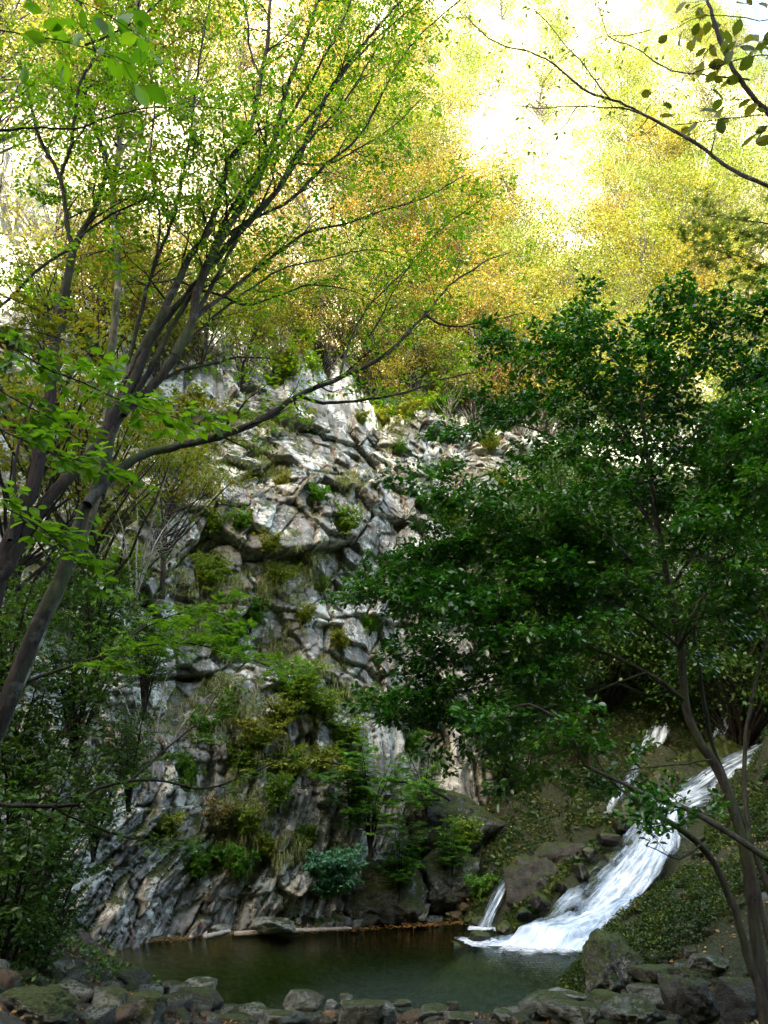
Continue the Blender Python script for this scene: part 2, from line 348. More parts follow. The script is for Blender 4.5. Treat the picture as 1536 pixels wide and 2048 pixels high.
CP = [(0, 0, .8), (-4, 0, 1.2), (4, 0, 1.3), (-3, 4, .9), (3, 4, 1.0), (0, 5, .6), (0, 8, .35), (-2, 8, .5), (2, 8, .4), (0, 9.4, .16), (1.5, 9.4, .18), (-1.5, 9.4, .22), (0, 10.1, .09), (1.3, 10.2, .09), (-1.3, 10.3, .09),
      (-1.9, 10.9, -.02), (0, 10.75, -.03), (1.5, 10.9, -.03), (2.5, 11.4, -.02), (2.2, 10.2, .12),
      (-3.6, 10.5, .55), (-4.5, 10.5, .95), (-3.2, 12, .1), (-4.3, 13, .4), (-4.8, 15, .1), (-6, 12, 1.4), (-7, 9, 2), (-5, 7, 1.3), (-10, 5, 4), (-10, 11, 3), (-4.2, 14.4, -.05), (-3.4, 13, -.15),
      (-1, 13.5, -.9), (1, 13.3, -1.0), (2, 14.0, -.9), (0, 15.5, -.9), (1, 16.5, -.7), (-2.3, 13, -.4), (-3, 15, -.4), (-1.5, 16.4, -.3), (.6, 18, -.2), (-.6, 12, -.45), (1.5, 12, -.5),
      (-4.5, 15.5, .05), (-2, 17.3, .05), (.9, 19.2, .1), (1.5, 18.6, .1), (0, 18.4, .02), (2.0, 17.7, -.05), (2.4, 16.6, -.2), (2.3, 15.8, -.15),
      (2.9, 16.4, .25), (3.5, 17.3, .9), (3.0, 18.4, 1.0), (3.8, 19.6, 1.7), (2.6, 20, 1.6), (2.0, 20.5, 1.4), (5.2, 20.5, 2.8), (6.8, 21, 3.7), (6.5, 22.5, 4.4), (3.5, 22, 2.6), (9, 24, 5.5),
      (3.3, 15.2, -.15), (3.5, 14.2, .0), (5.9, 16, 1.1), (5.0, 15, .7), (2.9, 12, .5), (4.3, 12, 1.4), (5.1, 12, 1.75), (3, 11, .45), (5, 9, 1.5), (3.6, 9.6, .4), (4, 8, .8), (6.3, 14, 1.9), (7.4, 16, 2.6), (3.8, 13.4, .7),
      (8, 12, 3.3), (9, 18, 3.9), (12, 20, 5.5), (12, 10, 6), (14, 26, 8), (12, 0, 5), (-12, -4, 6), (0, -5, 1.5)]
# falling water flow lines: photograph position and depth, top to bottom
def line(pts, y0, y1, zend=0.0):
    n = len(pts); out = []
    yb = PZ(*pts[-1], zend)[1] if y1 is None else y1
    for i, (a, b) in enumerate(pts):
        f = i / (n - 1); out.append(P(a, b, y0 + (yb - y0) * f))
    return np.array(out)
FL = [line([(1296, 1618), (1248, 1668), (1192, 1722), (1138, 1777), (1085, 1832), (1020, 1866), (930, 1889)], 18.2, None),
      line([(1316, 1616), (1282, 1680), (1236, 1742), (1182, 1802), (1130, 1850), (1068, 1876), (1000, 1893)], 18.2, None),
      line([(1334, 1620), (1312, 1700), (1276, 1762), (1234, 1820), (1190, 1862), (1130, 1887), (1070, 1899)], 18.2, None),
      line([(1352, 1628), (1346, 1704), (1324, 1764), (1290, 1812), (1246, 1852), (1186, 1882), (1130, 1901)], 18.2, None),
      line([(1372, 1640), (1398, 1700), (1384, 1740), (1342, 1784), (1294, 1832), (1244, 1872), (1192, 1902)], 18.2, None)]
FU = [line([(1600, 1440), (1500, 1492), (1420, 1530), (1360, 1570), (1300, 1616)], 22.0, 18.2),
      line([(1600, 1462), (1520, 1510), (1450, 1550), (1400, 1592), (1336, 1620)], 21.9, 18.2),
      line([(1600, 1490), (1540, 1535), (1480, 1580), (1430, 1625), (1376, 1640)], 21.8, 18.2)]
FC = [line([(1290, 1462), (1280, 1500), (1262, 1530), (1240, 1565), (1232, 1600), (1200, 1630)], 22.2, 19.6),
      line([(1345, 1462), (1335, 1500), (1312, 1535), (1280, 1570), (1262, 1600), (1225, 1632)], 22.2, 19.6)]
FR = [line([(1440, 1385), (1430, 1420), (1425, 1460), (1410, 1500)], 23.2, 21.4), line([(1490, 1385), (1480, 1420), (1470, 1460), (1450, 1500)], 23.2, 21.4)]
FS = [line([(1000, 1762), (985, 1785), (968, 1820), (945, 1856)], 18.0, None), line([(1030, 1764), (1015, 1790), (1000, 1825), (990, 1858)], 18.0, None)]
FT = [line([(1100, 1690), (1070, 1712), (1044, 1738), (1030, 1764)], 18.9, 18.0), line([(1112, 1702), (1090, 1722), (1062, 1745), (1050, 1768)], 18.9, 18.0)]
for ls, off in ((FL, .14), (FU, .14), (FC, .12), (FR, .12), (FS, .1), (FT, .1)):
    for l in ls:
        for q in l[::2]: CP.append((q[0], q[1] + off * .6, q[2] - off))
CP = np.array(CP)
def _k(r2): return np.where(r2 > 1e-12, .5 * r2 * np.log(np.maximum(r2, 1e-12)), 0)
_n = len(CP); _A = np.zeros((_n + 3, _n + 3))
_d2 = ((CP[:, None, :2] - CP[None, :, :2]) ** 2).sum(-1)
_A[:_n, :_n] = _k(_d2) + np.eye(_n) * .02; _A[:_n, _n] = 1; _A[:_n, _n + 1:] = CP[:, :2]; _A[_n:, :_n] = _A[:_n, _n:].T
_w = np.linalg.solve(_A, np.r_[CP[:, 2], 0, 0, 0])
def ground_z(x, y, detail=True):
    x = np.asarray(x, float); y = np.asarray(y, float); sh = x.shape; x = x.ravel(); y = y.ravel()
    z = np.full(x.shape, _w[_n]) + _w[_n + 1] * x + _w[_n + 2] * y
    for i in range(_n): z += _w[i] * _k((x - CP[i, 0]) ** 2 + (y - CP[i, 1]) ** 2)
    if detail:
        above = np.clip(z * 2.5, 0, 1)
        o, b, c = vor(x * 1.3, y * 1.3, 41, .8); o2, b2, c2 = vor(x * 3.7, y * 3.7, 43, .8)
        wf = np.full(x.shape, 9.)
        for l in FL + FU + FS + FC + FR + FT:
            for q in l: wf = np.minimum(wf, np.hypot(x - q[0], y - q[1]))
        k = above * np.clip((wf - .3) / .8, .04, 1)
        z = z + k * (o * .13 + o2 * .045) * np.clip((y - 8) / 6, .35, 1) * (1 + 2.2 * np.clip((y - 15) / 3, 0, 1)) + .04 * fbm(x * 2, y * 2, x * 0, 3, 4) * np.clip(.3 + above, 0, 1)
    return z.reshape(sh)
def sheet(name, x0, x1, y0, y1, st, mat, zf, label=None):
    xs = np.arange(x0, x1 + 1e-6, st); ys = np.arange(y0, y1 + 1e-6, st)
    X, Y = np.meshgrid(xs, ys, indexing='ij'); Z = zf(X, Y)
    o = mesh(name, np.stack([X.ravel(), Y.ravel(), Z.ravel()], 1), grid_faces(len(xs), len(ys)), mat, smooth=True)
    tag(o, label, kind='structure'); return o
sheet('ground', -16, 16, -8, 27.5, .075, M['ground'], ground_z, 'mossy stony banks and slopes round the pool')

# the rock wall
def cliff_disp(s, z):
    wx = fbm(s * .5, z * .5, s * 0, 11, 2) * .16; wz = fbm(s * .5, z * .5, s * 0, 12, 2) * .16
    a = R(9) + R(-37) * np.clip((4 - z) / 3, 0, 1)                  # the beds lean further over at the foot
    u0 = s - _sx(-2.5) + wx; v0 = z + wz - 3
    u = u0 * np.cos(a) + v0 * np.sin(a); v = -u0 * np.sin(a) + v0 * np.cos(a)
    low = np.clip((4.6 - z) / 1.2, 0, 1)
    o1, b1, c1 = vor(u / 1.9, v / 1.7, 21, .7, .95, .35); o2, b2, c2 = vor(u / .72, v / .80, 25, .8, .95, .5)
    o3, b3, c3 = vor(u / .30, v / .36, 29, .9, .95, .5); o4, b4, c4 = vor(u / .13, v / .12, 33, .8)
    q2, e2, _ = vor(u / .34, v / 1.5, 61, .9); q3, e3, _ = vor(u / .14, v / .75, 65, .9)
    big = np.clip(.5 + fbm(s * .6, z * .6, s * 0, 57, 2), 0, 1.3)
    hi = o1 * .44 + o2 * .215 + o3 * .095 * big + o4 * .012 * big - .24 * np.exp(-(b1 / .03) ** 2) - .12 * np.exp(-(b2 / .035) ** 2) - .03 * np.exp(-(b3 / .07) ** 2)
    lo = o1 * .26 + q2 * .2 + q3 * .1 + o4 * .02 - .14 * np.exp(-(e2 / .06) ** 2) - .05 * np.exp(-(e3 / .09) ** 2)
    d = hi * (1 - low) + lo * low
    return d + .25 * fbm(s * .35, z * .35, s * 0, 51, 3) + .012 * fbm(s * 9, z * 9, s * 0, 53, 2)
def cliff_pos(s, z):
    x, y = base_xy(s); b = back_xy(s); l = lean(s, z); d = cliff_disp(s, z)
    # buttress at the middle, recess right of it
    d = d + .5 * np.exp(-((s - _sx(-1.2)) / 1.6) ** 2) - .45 * np.exp(-((s - _sx(1.2)) / .9) ** 2)
    up = .25 * d
    return np.stack([x + b[..., 0] * (l - d), y + b[..., 1] * (l - d), z + up * 0], -1)
s_vis0, s_vis1 = _sx(-7.2), _sx(4.5)
SS = np.r_[np.arange(0, s_vis0, .2), np.arange(s_vis0, s_vis1, .032), np.arange(s_vis1, _seg[-1], .2), _seg[-1]]
ZT = np.linspace(0, 1, 430)
SG, TG = np.meshgrid(SS, ZT, indexing='ij')
TZ = top_z(SG); ZG = -1.2 + TG * (TZ + 1.2)
CV = cliff_pos(SG, ZG)
cl = mesh('cliff', CV.reshape(-1, 3), grid_faces(len(SS), len(ZT)), M['cliff'])
tag(cl, 'tall grey blocky rock face with pale lichen behind the pool', kind='structure')
def cliff_at(px, py):
    """nearest point of the wall to the line of sight at (px, py)"""
    return CLP[np.argmin((CPR[:, 0] - px) ** 2 + (CPR[:, 1] - py) ** 2 + (CPR[:, 2] > 45) * 1e6)]
CLP = CV[::3, ::3].reshape(-1, 3); CPR = proj(CLP)

# the slope above and behind it, in sun
def hill_pos(s, r):
    x, y = base_xy(s); b = back_xy(s); tz = top_z(s); dd = cliff_disp(s, tz); ds = dd.copy()
    for _ in range(60): ds[1:-1] = .25 * ds[:-2] + .5 * ds[1:-1] + .25 * ds[2:]
    dd = ds + (dd - ds) * np.exp(-r / .25); l = lean(s, tz) - dd - .5 * np.exp(-((s - _sx(-1.2)) / 1.6) ** 2) + .45 * np.exp(-((s - _sx(1.2)) / .9) ** 2)
    z = tz + r * 1.3 + np.clip(r - 8, 0, 99) * .5 + (1.6 * fbm(s * .12, r * .12, s * 0, 71, 4) + .5 * fbm(s * .8, r * .8, s * 0, 75, 4)) * np.clip(r / 1.5, 0, 1) + (.45 * vor(s * 1.1, r * 1.3, 83, .9)[0] + .15 * vor(s * 3.1, r * 3.3, 87, .9)[0]) * np.clip(r / .5, 0, 1)
    return np.stack([x + b[..., 0] * (l + r), y + b[..., 1] * (l + r), z], -1)
RR = np.r_[0, np.arange(.15, 12, .3), np.arange(12, 85, 1.0)]
S2 = SS
HS, HR = np.meshgrid(S2, RR, indexing='ij'); HV = hill_pos(HS, HR)
hl = mesh('hillside', HV.reshape(-1, 3), grid_faces(len(S2), len(RR)), M['hill'], smooth=True)
hl.data.materials.append(M['cliff'])
_fr = HR[:-1, :-1].ravel() + .8 * fbm(HS[:-1, :-1].ravel() * .7, HR[:-1, :-1].ravel() * .7, HS[:-1, :-1].ravel() * 0, 19, 3)
hl.data.polygons.foreach_set('material_index', (_fr < 2.6).astype(np.int32))
tag(hl, 'steep sunlit wooded slope rising above the rock face', kind='structure')
# unseen sun blocker added behind the camera: it keeps the pool in shade
def ridge():
    xs = np.arange(-90, 60, 1.5); rs = np.arange(0, 62, 1.5); X, Rr = np.meshgrid(xs, rs, indexing='ij')
    Y = -7 - Rr * .72 - .12 * np.abs(X) * 0; Z = -.5 + Rr * .98 * SHADE_RIDGE + 13.0 * (Rr / 62) / (1 + np.exp(-(X + 37) / 1.2)) + 1.3 * fbm(X * .08, Rr * .08, X * 0, 91, 4) * np.clip(Rr / 8, 0, 1)  # extra height on the right is shaped to shade the cliff rim
    o = mesh('ridge', np.stack([X.ravel(), Y.ravel(), Z.ravel()], 1), grid_faces(len(xs), len(rs)), M['slope'], smooth=True)
    tag(o, 'unseen sun-blocking slope added behind the viewer', kind='structure')
SHADE_RIDGE = 1.0
ridge()
# pool: a closed body of water
def pool():
    xs = np.linspace(-6, 6.2, 3); ys = np.linspace(9.6, 20.5, 3)
    V = [(-6, 9.6, 0), (6.2, 9.6, 0), (6.2, 20.5, 0), (-6, 20.5, 0), (-6, 9.6, -3), (6.2, 9.6, -3), (6.2, 20.5, -3), (-6, 20.5, -3)]
    F = [(0, 1, 2, 3), (7, 6, 5, 4), (0, 4, 5, 1), (1, 5, 6, 2), (2, 6, 7, 3), (3, 7, 4, 0)]
    o = mesh('water', np.array(V, float), np.array(F), M['water']); tag(o, 'still dark green plunge pool', kind='structure')
pool()

# ------------------------------------------------------------------ falling water
def interp_line(l, n):
    d = np.r_[0, np.cumsum(np.linalg.norm(np.diff(l, axis=0), axis=1))]; t = np.linspace(0, d[-1], n)
    # smooth (Catmull-like) through cubic blending of a fine resample
    p = np.stack([np.interp(t, d, l[:, k]) for k in range(3)], 1)
    for _ in range(6): p[1:-1] = .25 * p[:-2] + .5 * p[1:-1] + .25 * p[2:]
    return p
def water_sheet(name, lines, nu, nv, mat, amp, off, seed, parent, dens=None):
    L0 = np.array([interp_line(l, nv) for l in lines]); k = np.linspace(0, len(lines) - 1, nu)
    G0 = np.empty((nu, nv, 3))
    for c in range(3):
        for j in range(nv): G0[:, j, c] = np.interp(k, np.arange(len(lines)), L0[:, j, c])
    u = np.linspace(0, 1, nu)[:, None] * np.ones((1, nv)); v = np.ones((nu, 1)) * np.linspace(0, 1, nv)[None]
    length = np.linalg.norm(np.diff(L0[len(lines) // 2], axis=0), axis=1).sum()
    du = np.gradient(G0, axis=0); dv = np.gradient(G0, axis=1); nn = nrm(np.cross(du, dv)); nn *= np.sign(nn[..., 2:3] + 1e-6)
    h = amp * (fbm(u * 14, v * length * .9, u * 0, seed, 4) + .5 * fbm(u * 40, v * length * 1.4, u * 0, seed + 3, 3)) + off + 2.2 * amp * fbm(u * 2.5 + 3, v * length * .9, u * 0, 77, 2)
    edge = np.clip(np.minimum(u, 1 - u) * 12, 0, 1) ** .6
    h = h * np.clip((1 - v) / .07, .08, 1); G0 = G0 + nn * (h * edge)[..., None]
    D = dens(u, v) if dens else edge * .5 + .5
    e2 = np.clip(np.minimum(u, 1 - u) * 4.2 - .2 + .45 * fbm(u * 3, v * length * 1.6, u * 0, seed + 8, 3), -.6, 1); D = D + (e2 - 1) * .55 - .3 * np.exp(-(v / .05) ** 2)
    return mesh(name, G0.reshape(-1, 3), grid_faces(nu, nv), mat, parent, uv=np.stack([u.ravel(), v.ravel() * length, D.ravel()], 1), smooth=True)
def bed(name, lines, seed, ext=.35):
    L0 = np.array([interp_line(l, 160) for l in lines]); k = np.linspace(-ext, len(lines) - 1 + ext, 110); G0 = np.empty((110, 160, 3)); n = len(lines)
    ks = np.clip(k, 0, n - 1)
    for c in range(3):
        for j in range(160): G0[:, j, c] = np.interp(ks, np.arange(n), L0[:, j, c])
    dl = L0[0] - L0[1]; dr = L0[-1] - L0[-2]
    for a in range(110):
        if k[a] < 0: G0[a] += nrm(dl) * (-k[a] * 1.1) 
        if k[a] > n - 1: G0[a] += nrm(dr) * ((k[a] - n + 1) * 1.1)
    nn = np.array([-.25, -.45, .85]); o, b_, _ = vor(G0[..., 0] * 2.3 + G0[..., 2], G0[..., 2] * 2.6 - G0[..., 1] * .4, seed, .9); o2, b2, _ = vor(G0[..., 0] * 6, G0[..., 2] * 7, seed + 3, .9)
    edge = np.clip((k[:, None] + ext) / ext, 0, 1) * np.clip((n - 1 + ext - k[:, None]) / ext, 0, 1)
    G0 = G0 + nn * (o * .09 + o2 * .03 - .2 - .22 * (1 - edge))[..., None]
    b = mesh(name, G0.reshape(-1, 3), grid_faces(110, 160), M['wet_rock']); tag(b, 'wet black stepped rock under the ' + name.replace('_', ' '), kind='structure'); return b
bed('rock_bed', FL, 301, .3); bed('upper_rock_bed', FU, 305, .8); bed('side_rock_bed', FC, 309, .6); bed('small_rock_bed', FS, 313, .5)
def wf(name, label, loc):
    e = bpy.data.objects.new(name, None); COL.objects.link(e); e.location = loc; e['label'] = label; e['kind'] = 'structure'; return e
def d_main(u, v):
    d = np.full(u.shape, 1.0)
    d -= 1.1 * np.exp(-((u - .78) / .13) ** 2 - ((v - .45) / .2) ** 2)          # the dark opening right of the main body
    d -= .4 * np.exp(-((u - .22) / .1) ** 2 - ((v - .62) / .22) ** 2)
    d += .35 * np.exp(-((u - .5) / .18) ** 2)
    d += .25 * np.clip((v - .85) / .15, 0, 1)
    return d
w1 = water_sheet('waterfall', FL, 120, 260, M['fall'], .05, .05, 101, None, d_main); tag(w1, 'wide white waterfall sliding down the dark rock into the pool', kind='structure')
w1b = water_sheet('waterfall_spray', FL, 120, 260, M['fall2'], .07, .12, 131, w1, lambda u, v: d_main(u, v) - .12)
w2 = water_sheet('upper_waterfall', FU, 60, 160, M['fall'], .05, .16, 111, None, lambda u, v: .95 + 0 * u); tag(w2, 'upper run of white water at the right above the main fall', kind='structure')
w3 = water_sheet('side_cascade', FC, 30, 120, M['fall2'], .05, .24, 115, None, lambda u, v: .95 + .2 * np.sin(v * 9)); tag(w3, 'narrow broken cascade left of the upper run of water', kind='structure')
w4 = water_sheet('back_cascade', FR, 26, 90, M['fall2'], .05, .26, 118, None, lambda u, v: .9 + 0 * u); tag(w4, 'faint thin cascade farthest up behind the camellia trunk', kind='structure')
w5 = water_sheet('small_waterfall', FS, 36, 90, M['fall'], .04, .05, 121, None, lambda u, v: .85 + 0 * u); tag(w5, 'small short waterfall left of the wide one', kind='structure')
w6 = water_sheet('small_cascade', FT, 24, 60, M['fall2'], .03, .1, 124, None, lambda u, v: .8 + 0 * u); tag(w6, 'thin trickle of water feeding the small waterfall', kind='structure')
def foam_mat():
    m, N, L = newmat('foam'); at = nd(N, 'ShaderNodeAttribute', attribute_name='flow')
    sep = N.new('ShaderNodeSeparateXYZ'); L.new(at.outputs['Vector'], sep.inputs[0])
    n = noise(N, L, scaled(N, L, pos(N), (2.5, 8, 1)), 1.6, 6, .75, .4)
    d = math_(N, L, 'ADD', n, math_(N, L, 'MULTIPLY_ADD', sep.outputs[2], .62, -.45))
    p = N.new('ShaderNodeBsdfPrincipled'); p.inputs['Base Color'].default_value = (.8, .85, .9, 1); p.inputs['Roughness'].default_value = .5
    L.new(ramp(N, L, d, [(.46, (0, 0, 0)), (.72, (1, 1, 1))]), p.inputs['Alpha']); L.new(bump(N, L, n, .6, .03), p.inputs['Normal'])
    finish(N, L, p.outputs[0]); return m
M['foam'] = foam_mat()
def foam(name, a, b, wid, label, parent):
    a = np.array(a); b = np.array(b); n, m_ = 60, 16
    t = np.linspace(-.06, 1.06, n)[:, None] * np.ones((1, m_)); w = np.ones((n, 1)) * np.linspace(-1, 1, m_)[None]
    ax = nrm(b - a); nx = np.array([ax[1], -ax[0]]) 
    ww = wid * (1 + .5 * vnoise(t * 9, t * 0, t * 0, 7))
    X = a[0] + (b - a)[0] * t + nx[0] * w * ww; Y = a[1] + (b - a)[1] * t + nx[1] * w * ww
    Z = .012 + .035 * np.abs(fbm(X * 7, Y * 7, X * 0, 9, 3)) * (1 - w ** 2)
    D = (1 - np.abs(w) ** 2) * np.clip((t + .06) * 8, 0, 1) * np.clip((1.06 - t) * 8, 0, 1)
    return mesh(name, np.stack([X, Y, Z], -1).reshape(-1, 3), grid_faces(n, m_), M['foam'], parent, uv=np.stack([t.ravel(), w.ravel(), D.ravel()], 1), smooth=True)
foam('foam', PZ(1000, 1889)[:2], PZ(1205, 1900)[:2], 1.3, '', w1); foam('foam', PZ(925, 1888)[:2], PZ(1000, 1884)[:2], .8, '', w1)
foam('foam', PZ(935, 1858)[:2], PZ(1000, 1860)[:2], .5, '', w5)

# ------------------------------------------------------------------ rocks
def icosphere(sub):
    import bmesh
    bm = bmesh.new(); bmesh.ops.create_icosphere(bm, subdivisions=sub, radius=1)
    V = np.array([v.co for v in bm.verts]); F = np.array([[v.index for v in f.verts] for f in bm.faces]); bm.free(); return V, F
IC5 = icosphere(5); IC4 = icosphere(4); IC3 = icosphere(3)
def rock_verts(rng, ic, dims, nplanes=14, soft=26., rough=.03):
    D, F = ic
    n = nrm(rng.normal(size=(nplanes, 3))); n = np.concatenate([n, [[0, 0, 1], [0, 0, -1]]]); h = rng.uniform(.62, 1.0, len(n)); h[-2] = .68
    dn = D @ n.T; r = h[None] / np.maximum(dn, .05)
    r = -np.log(np.exp(-soft * np.minimum(r, 3)).sum(1)) / soft
    sd = int(rng.integers(0, 999))
    r = r * (1 + rough * fbm(D[:, 0] * 3, D[:, 1] * 3, D[:, 2] * 3, sd, 4, .6))
    if len(D) > 5000:
        o_, b_, _ = vor(D[:, 0] * 2.6 + D[:, 1] * 1.7 + sd, D[:, 2] * 3.2 - D[:, 0] * .5, sd, .9); r = r * (1 + .085 * o_ - .05 * np.exp(-(b_ / .04) ** 2))
    V = D * r[:, None]; ext = (V.max(0) - V.min(0)) / 2
    V = (V - (V.max(0) + V.min(0)) / 2) / ext
    return V * np.array(dims), F
def rock(px, py, w, h, Y, mat, label, seed, group=None, name='boulder', cat='boulder', ic=None, rz=0, nplanes=17, deep=.8):
    """rock whose outline is w x h photograph pixels round (px, py) at depth Y"""
    rng = np.random.default_rng(seed); c = P(px, py, Y); k = c[1] / (math.cos(R(PITCH)) - (1024 - py) / FOC * math.sin(R(PITCH))) / FOC
    rx = w * k / 2 * 1.06; rzv = h * k / 2 * 1.08
    V, F = rock_verts(rng, ic or (IC4 if w < 90 else IC5), (rx, max(rx * deep, rzv * .9), rzv), 40 if w > 100 and mat == 'mossy_rock' else nplanes, rough=.06 if w < 100 else .13)
    o = mesh(name, V, F, M[mat], smooth=True); o.location = c; o.rotation_euler = (0, 0, rz)
    tag(o, label, cat, group); return o
ROCKS = [
 (398, 2012, 88, 60, 9.9, 'dark_rock', 'large brown flat-topped block at the left end of the near shore', 1),
 (392, 1978, 78, 34, 10.25, 'pale_rock', 'pale grey wedge lying on the brown flat-topped block', 2),
 (362, 2000, 36, 56, 10.1, 'boulder', 'upright dark stone wedged against the left side of the brown block', 3),
 (515, 2024, 58, 26, 9.9, 'pale_rock', 'flat pale green slab at the near water edge right of the brown block', 4),
 (608, 2012, 80, 56, 10.0, 'boulder', 'round-backed green-grey boulder standing at the middle of the near shore', 5),
 (662, 2012, 30, 22, 10.1, 'pale_rock', 'small pale stone touching the right side of the round-backed boulder', 6),
 (698, 2019, 42, 28, 10.0, 'pale_rock', 'buff flat stone with a smaller one perched on it', 7),
 (692, 1998, 26, 20, 10.1, 'boulder', 'little grey stone perched on the buff flat stone', 8),
 (668, 2038, 44, 28, 9.7, 'brown_rock', 'orange-brown cobble at the bottom edge of the near shore', 9),
 (726, 2034, 90, 56, 9.6, 'boulder', 'brown-grey peaked rock beside the orange-brown cobble', 10),
 (772, 2028, 46, 38, 9.75, 'pale_rock', 'whitish stone leaning on the right side of the peaked rock', 11),
 (566, 2042, 84, 32, 9.55, 'boulder', 'grey rounded rock cut by the bottom edge below the round-backed boulder', 12),
 (466, 2043, 96, 28, 9.5, 'dark_rock', 'dark flat slab cut by the bottom edge left of the grey rounded rock', 13),
 (345, 2042, 84, 38, 9.5, 'mossy_rock', 'mossy low rock at the bottom edge in front of the brown block', 14),
 (262, 1966, 62, 50, 10.6, 'dark_rock', 'blackish jagged rock on the left bank at the end of the driftwood stick', 15),
 (340, 1976, 42, 26, 10.5, 'boulder', 'small greenish stone behind the left bank driftwood stick', 16),
 (333, 2012, 38, 34, 9.9, 'pale_rock', 'small blue-grey block in the gap left of the upright dark stone', 17),
 (282, 2026, 96, 66, 9.6, 'mossy_rock', 'moss-covered rock below the driftwood stick', 18),
 (222, 2008, 92, 52, 9.8, 'boulder', 'grey layered slab on the left bank beside the moss-covered rock', 19),
 (78, 2018, 150, 70, 9.2, 'mossy_rock', 'broad mossy hump in the bottom left corner', 20),
 (230, 1930, 46, 24, 11.4, 'dark_rock', 'dark stone at the left water edge nearest the rock face', 21),
 (130, 1942, 52, 36, 10.6, 'pale_rock', 'pale bluish stone half hidden in the left bank plants', 22),
 (1226, 1932, 128, 118, 10.7, 'mossy_rock', 'huge rounded mossy boulder at the right side of the pool', 23),
 (1306, 1954, 96, 40, 10.3, 'mossy_rock', 'flat-topped olive rock tucked against the huge mossy boulder', 24),
 (1300, 1988, 84, 34, 10.0, 'boulder', 'low rock under the flat-topped olive rock', 25),
 (1352, 1996, 56, 76, 9.8, 'dark_rock', 'narrow upright dark rock right of the low rock', 26),
 (1410, 2006, 104, 86, 9.5, 'dark_rock', 'big round nearly black boulder on the lower right', 27),
 (1428, 1926, 104, 34, 10.2, 'boulder', 'grey slab lying on the mossy right bank', 28),
 (1396, 1950, 66, 32, 10.0, 'mossy_rock', 'mossy stone just below the grey slab', 29),
 (1492, 2012, 92, 92, 9.2, 'dark_rock', 'black boulder at the foot of the right tree trunk', 30),
 (1130, 1994, 84, 26, 10.3, 'pale_rock', 'thin slab with a white fallen leaf at the right water edge', 31),
 (1088, 2016, 98, 52, 10.0, 'boulder', 'flat slab with a dark undercut side at the right end of the shallows', 32),
 (1213, 2005, 88, 42, 10.0, 'mossy_rock', 'domed mossy rock in front of the huge mossy boulder', 33),
 (1136, 2026, 118, 42, 9.75, 'boulder', 'long grey wedge of rock in front of the undercut slab', 34),
 (1262, 2028, 124, 64, 9.6, 'boulder', 'grey ridge-backed rock at the bottom edge right of centre', 35),
 (1180, 2034, 62, 42, 9.65, 'mossy_rock', 'bright mossy stone squeezed between the grey wedge and the ridge-backed rock', 36),
 (862, 2024, 68, 28, 9.9, 'boulder', 'low tan-grey stone in the shallows at the bottom centre', 37),
 (918, 2038, 62, 24, 9.7, 'boulder', 'flat greenish stone at the bottom edge right of the tan-grey stone', 38),
 (1012, 2034, 54, 24, 9.8, 'boulder', 'small flat rock in the shallows left of the undercut slab', 39),
 (805, 2008, 34, 14, 10.3, 'boulder', 'flat grey stone barely above water behind the whitish stone', 40),
 (905, 2014, 26, 18, 10.15, 'dark_rock', 'dark little stone in the shallows behind the tan-grey stone', 41),
 (440, 1860, 34, 20, 15.8, 'pale_rock', 'pale triangular rock at the foot of the cliff by the floating log', 42),
 (712, 1852, 22, 22, 17.6, 'pale_rock', 'light green stone at the right end of the floating log', 43),
 (888, 1760, 120, 120, 19.0, 'mossy_rock', 'lichen-spotted rock shoulder right of the small maples', 44),
 (905, 1650, 200, 130, 20.2, 'mossy_rock', 'large mossy outcrop above the lichen-spotted shoulder', 45),
 (770, 1790, 170, 130, 18.6, 'mossy_rock', 'grey-green outcrop at the water behind the teal shrub', 46),
 (830, 1826, 60, 34, 18.3, 'boulder', 'slabby pale rock near the far shore by the leaning log', 47),
 (1060, 1790, 110, 140, 18.0, 'dark_rock', 'wet black rock between the small waterfall and the wide one', 48),
 (1130, 1730, 110, 80, 18.4, 'dark_rock', 'dark ledge over which the side trickle runs', 49),
 (545, 1850, 90, 26, 16.6, 'pale_rock', 'low slab at the cliff foot behind the floating log', 50),
]
for i, (px, py, w, h, Y, mt, lab, sd) in enumerate(ROCKS):
    if 1900 < py and (px < 345 or px > 1290):
        ys = np.linspace(6.5, 13, 131); pp = np.array([P(px, py + h * .3, y) for y in ys]); hit = np.nonzero(pp[:, 2] < ground_z(pp[:, 0], pp[:, 1]))[0]
        if len(hit): Y = float(ys[hit[0]])
    rock(px, py, w, h, Y, mt, lab, 500 + sd, rz=(sd * 1.7) % .7 - .35)
rgw = np.random.default_rng(9); WL = 'wet black rock along the left margin of the wide waterfall'; WR = 'wet black rock along the right margin of the wide waterfall'
for side, lab in ((0, WL), (4, WR)):
    q = interp_line(FL[side], 11); n_ = interp_line(FL[1 if side == 0 else 3], 11)
    for k in range(1, 11):
        V, F = rock_verts(rgw, IC4, np.array([1.1, .8, .6]) * rgw.uniform(.12, .26), 12, rough=.08); c = q[k] + nrm(q[k] - n_[k]) * rgw.uniform(.12, .3) + np.array([0, .05, -.08])
        o = mesh('boulder', V, F, M['wet_rock'], smooth=True); o.location = c; o.rotation_euler = (rgw.uniform(-.4, .4), rgw.uniform(-.4, .4), rgw.uniform(0, 6)); tag(o, lab, 'boulder', lab.replace('rock', 'rocks'))
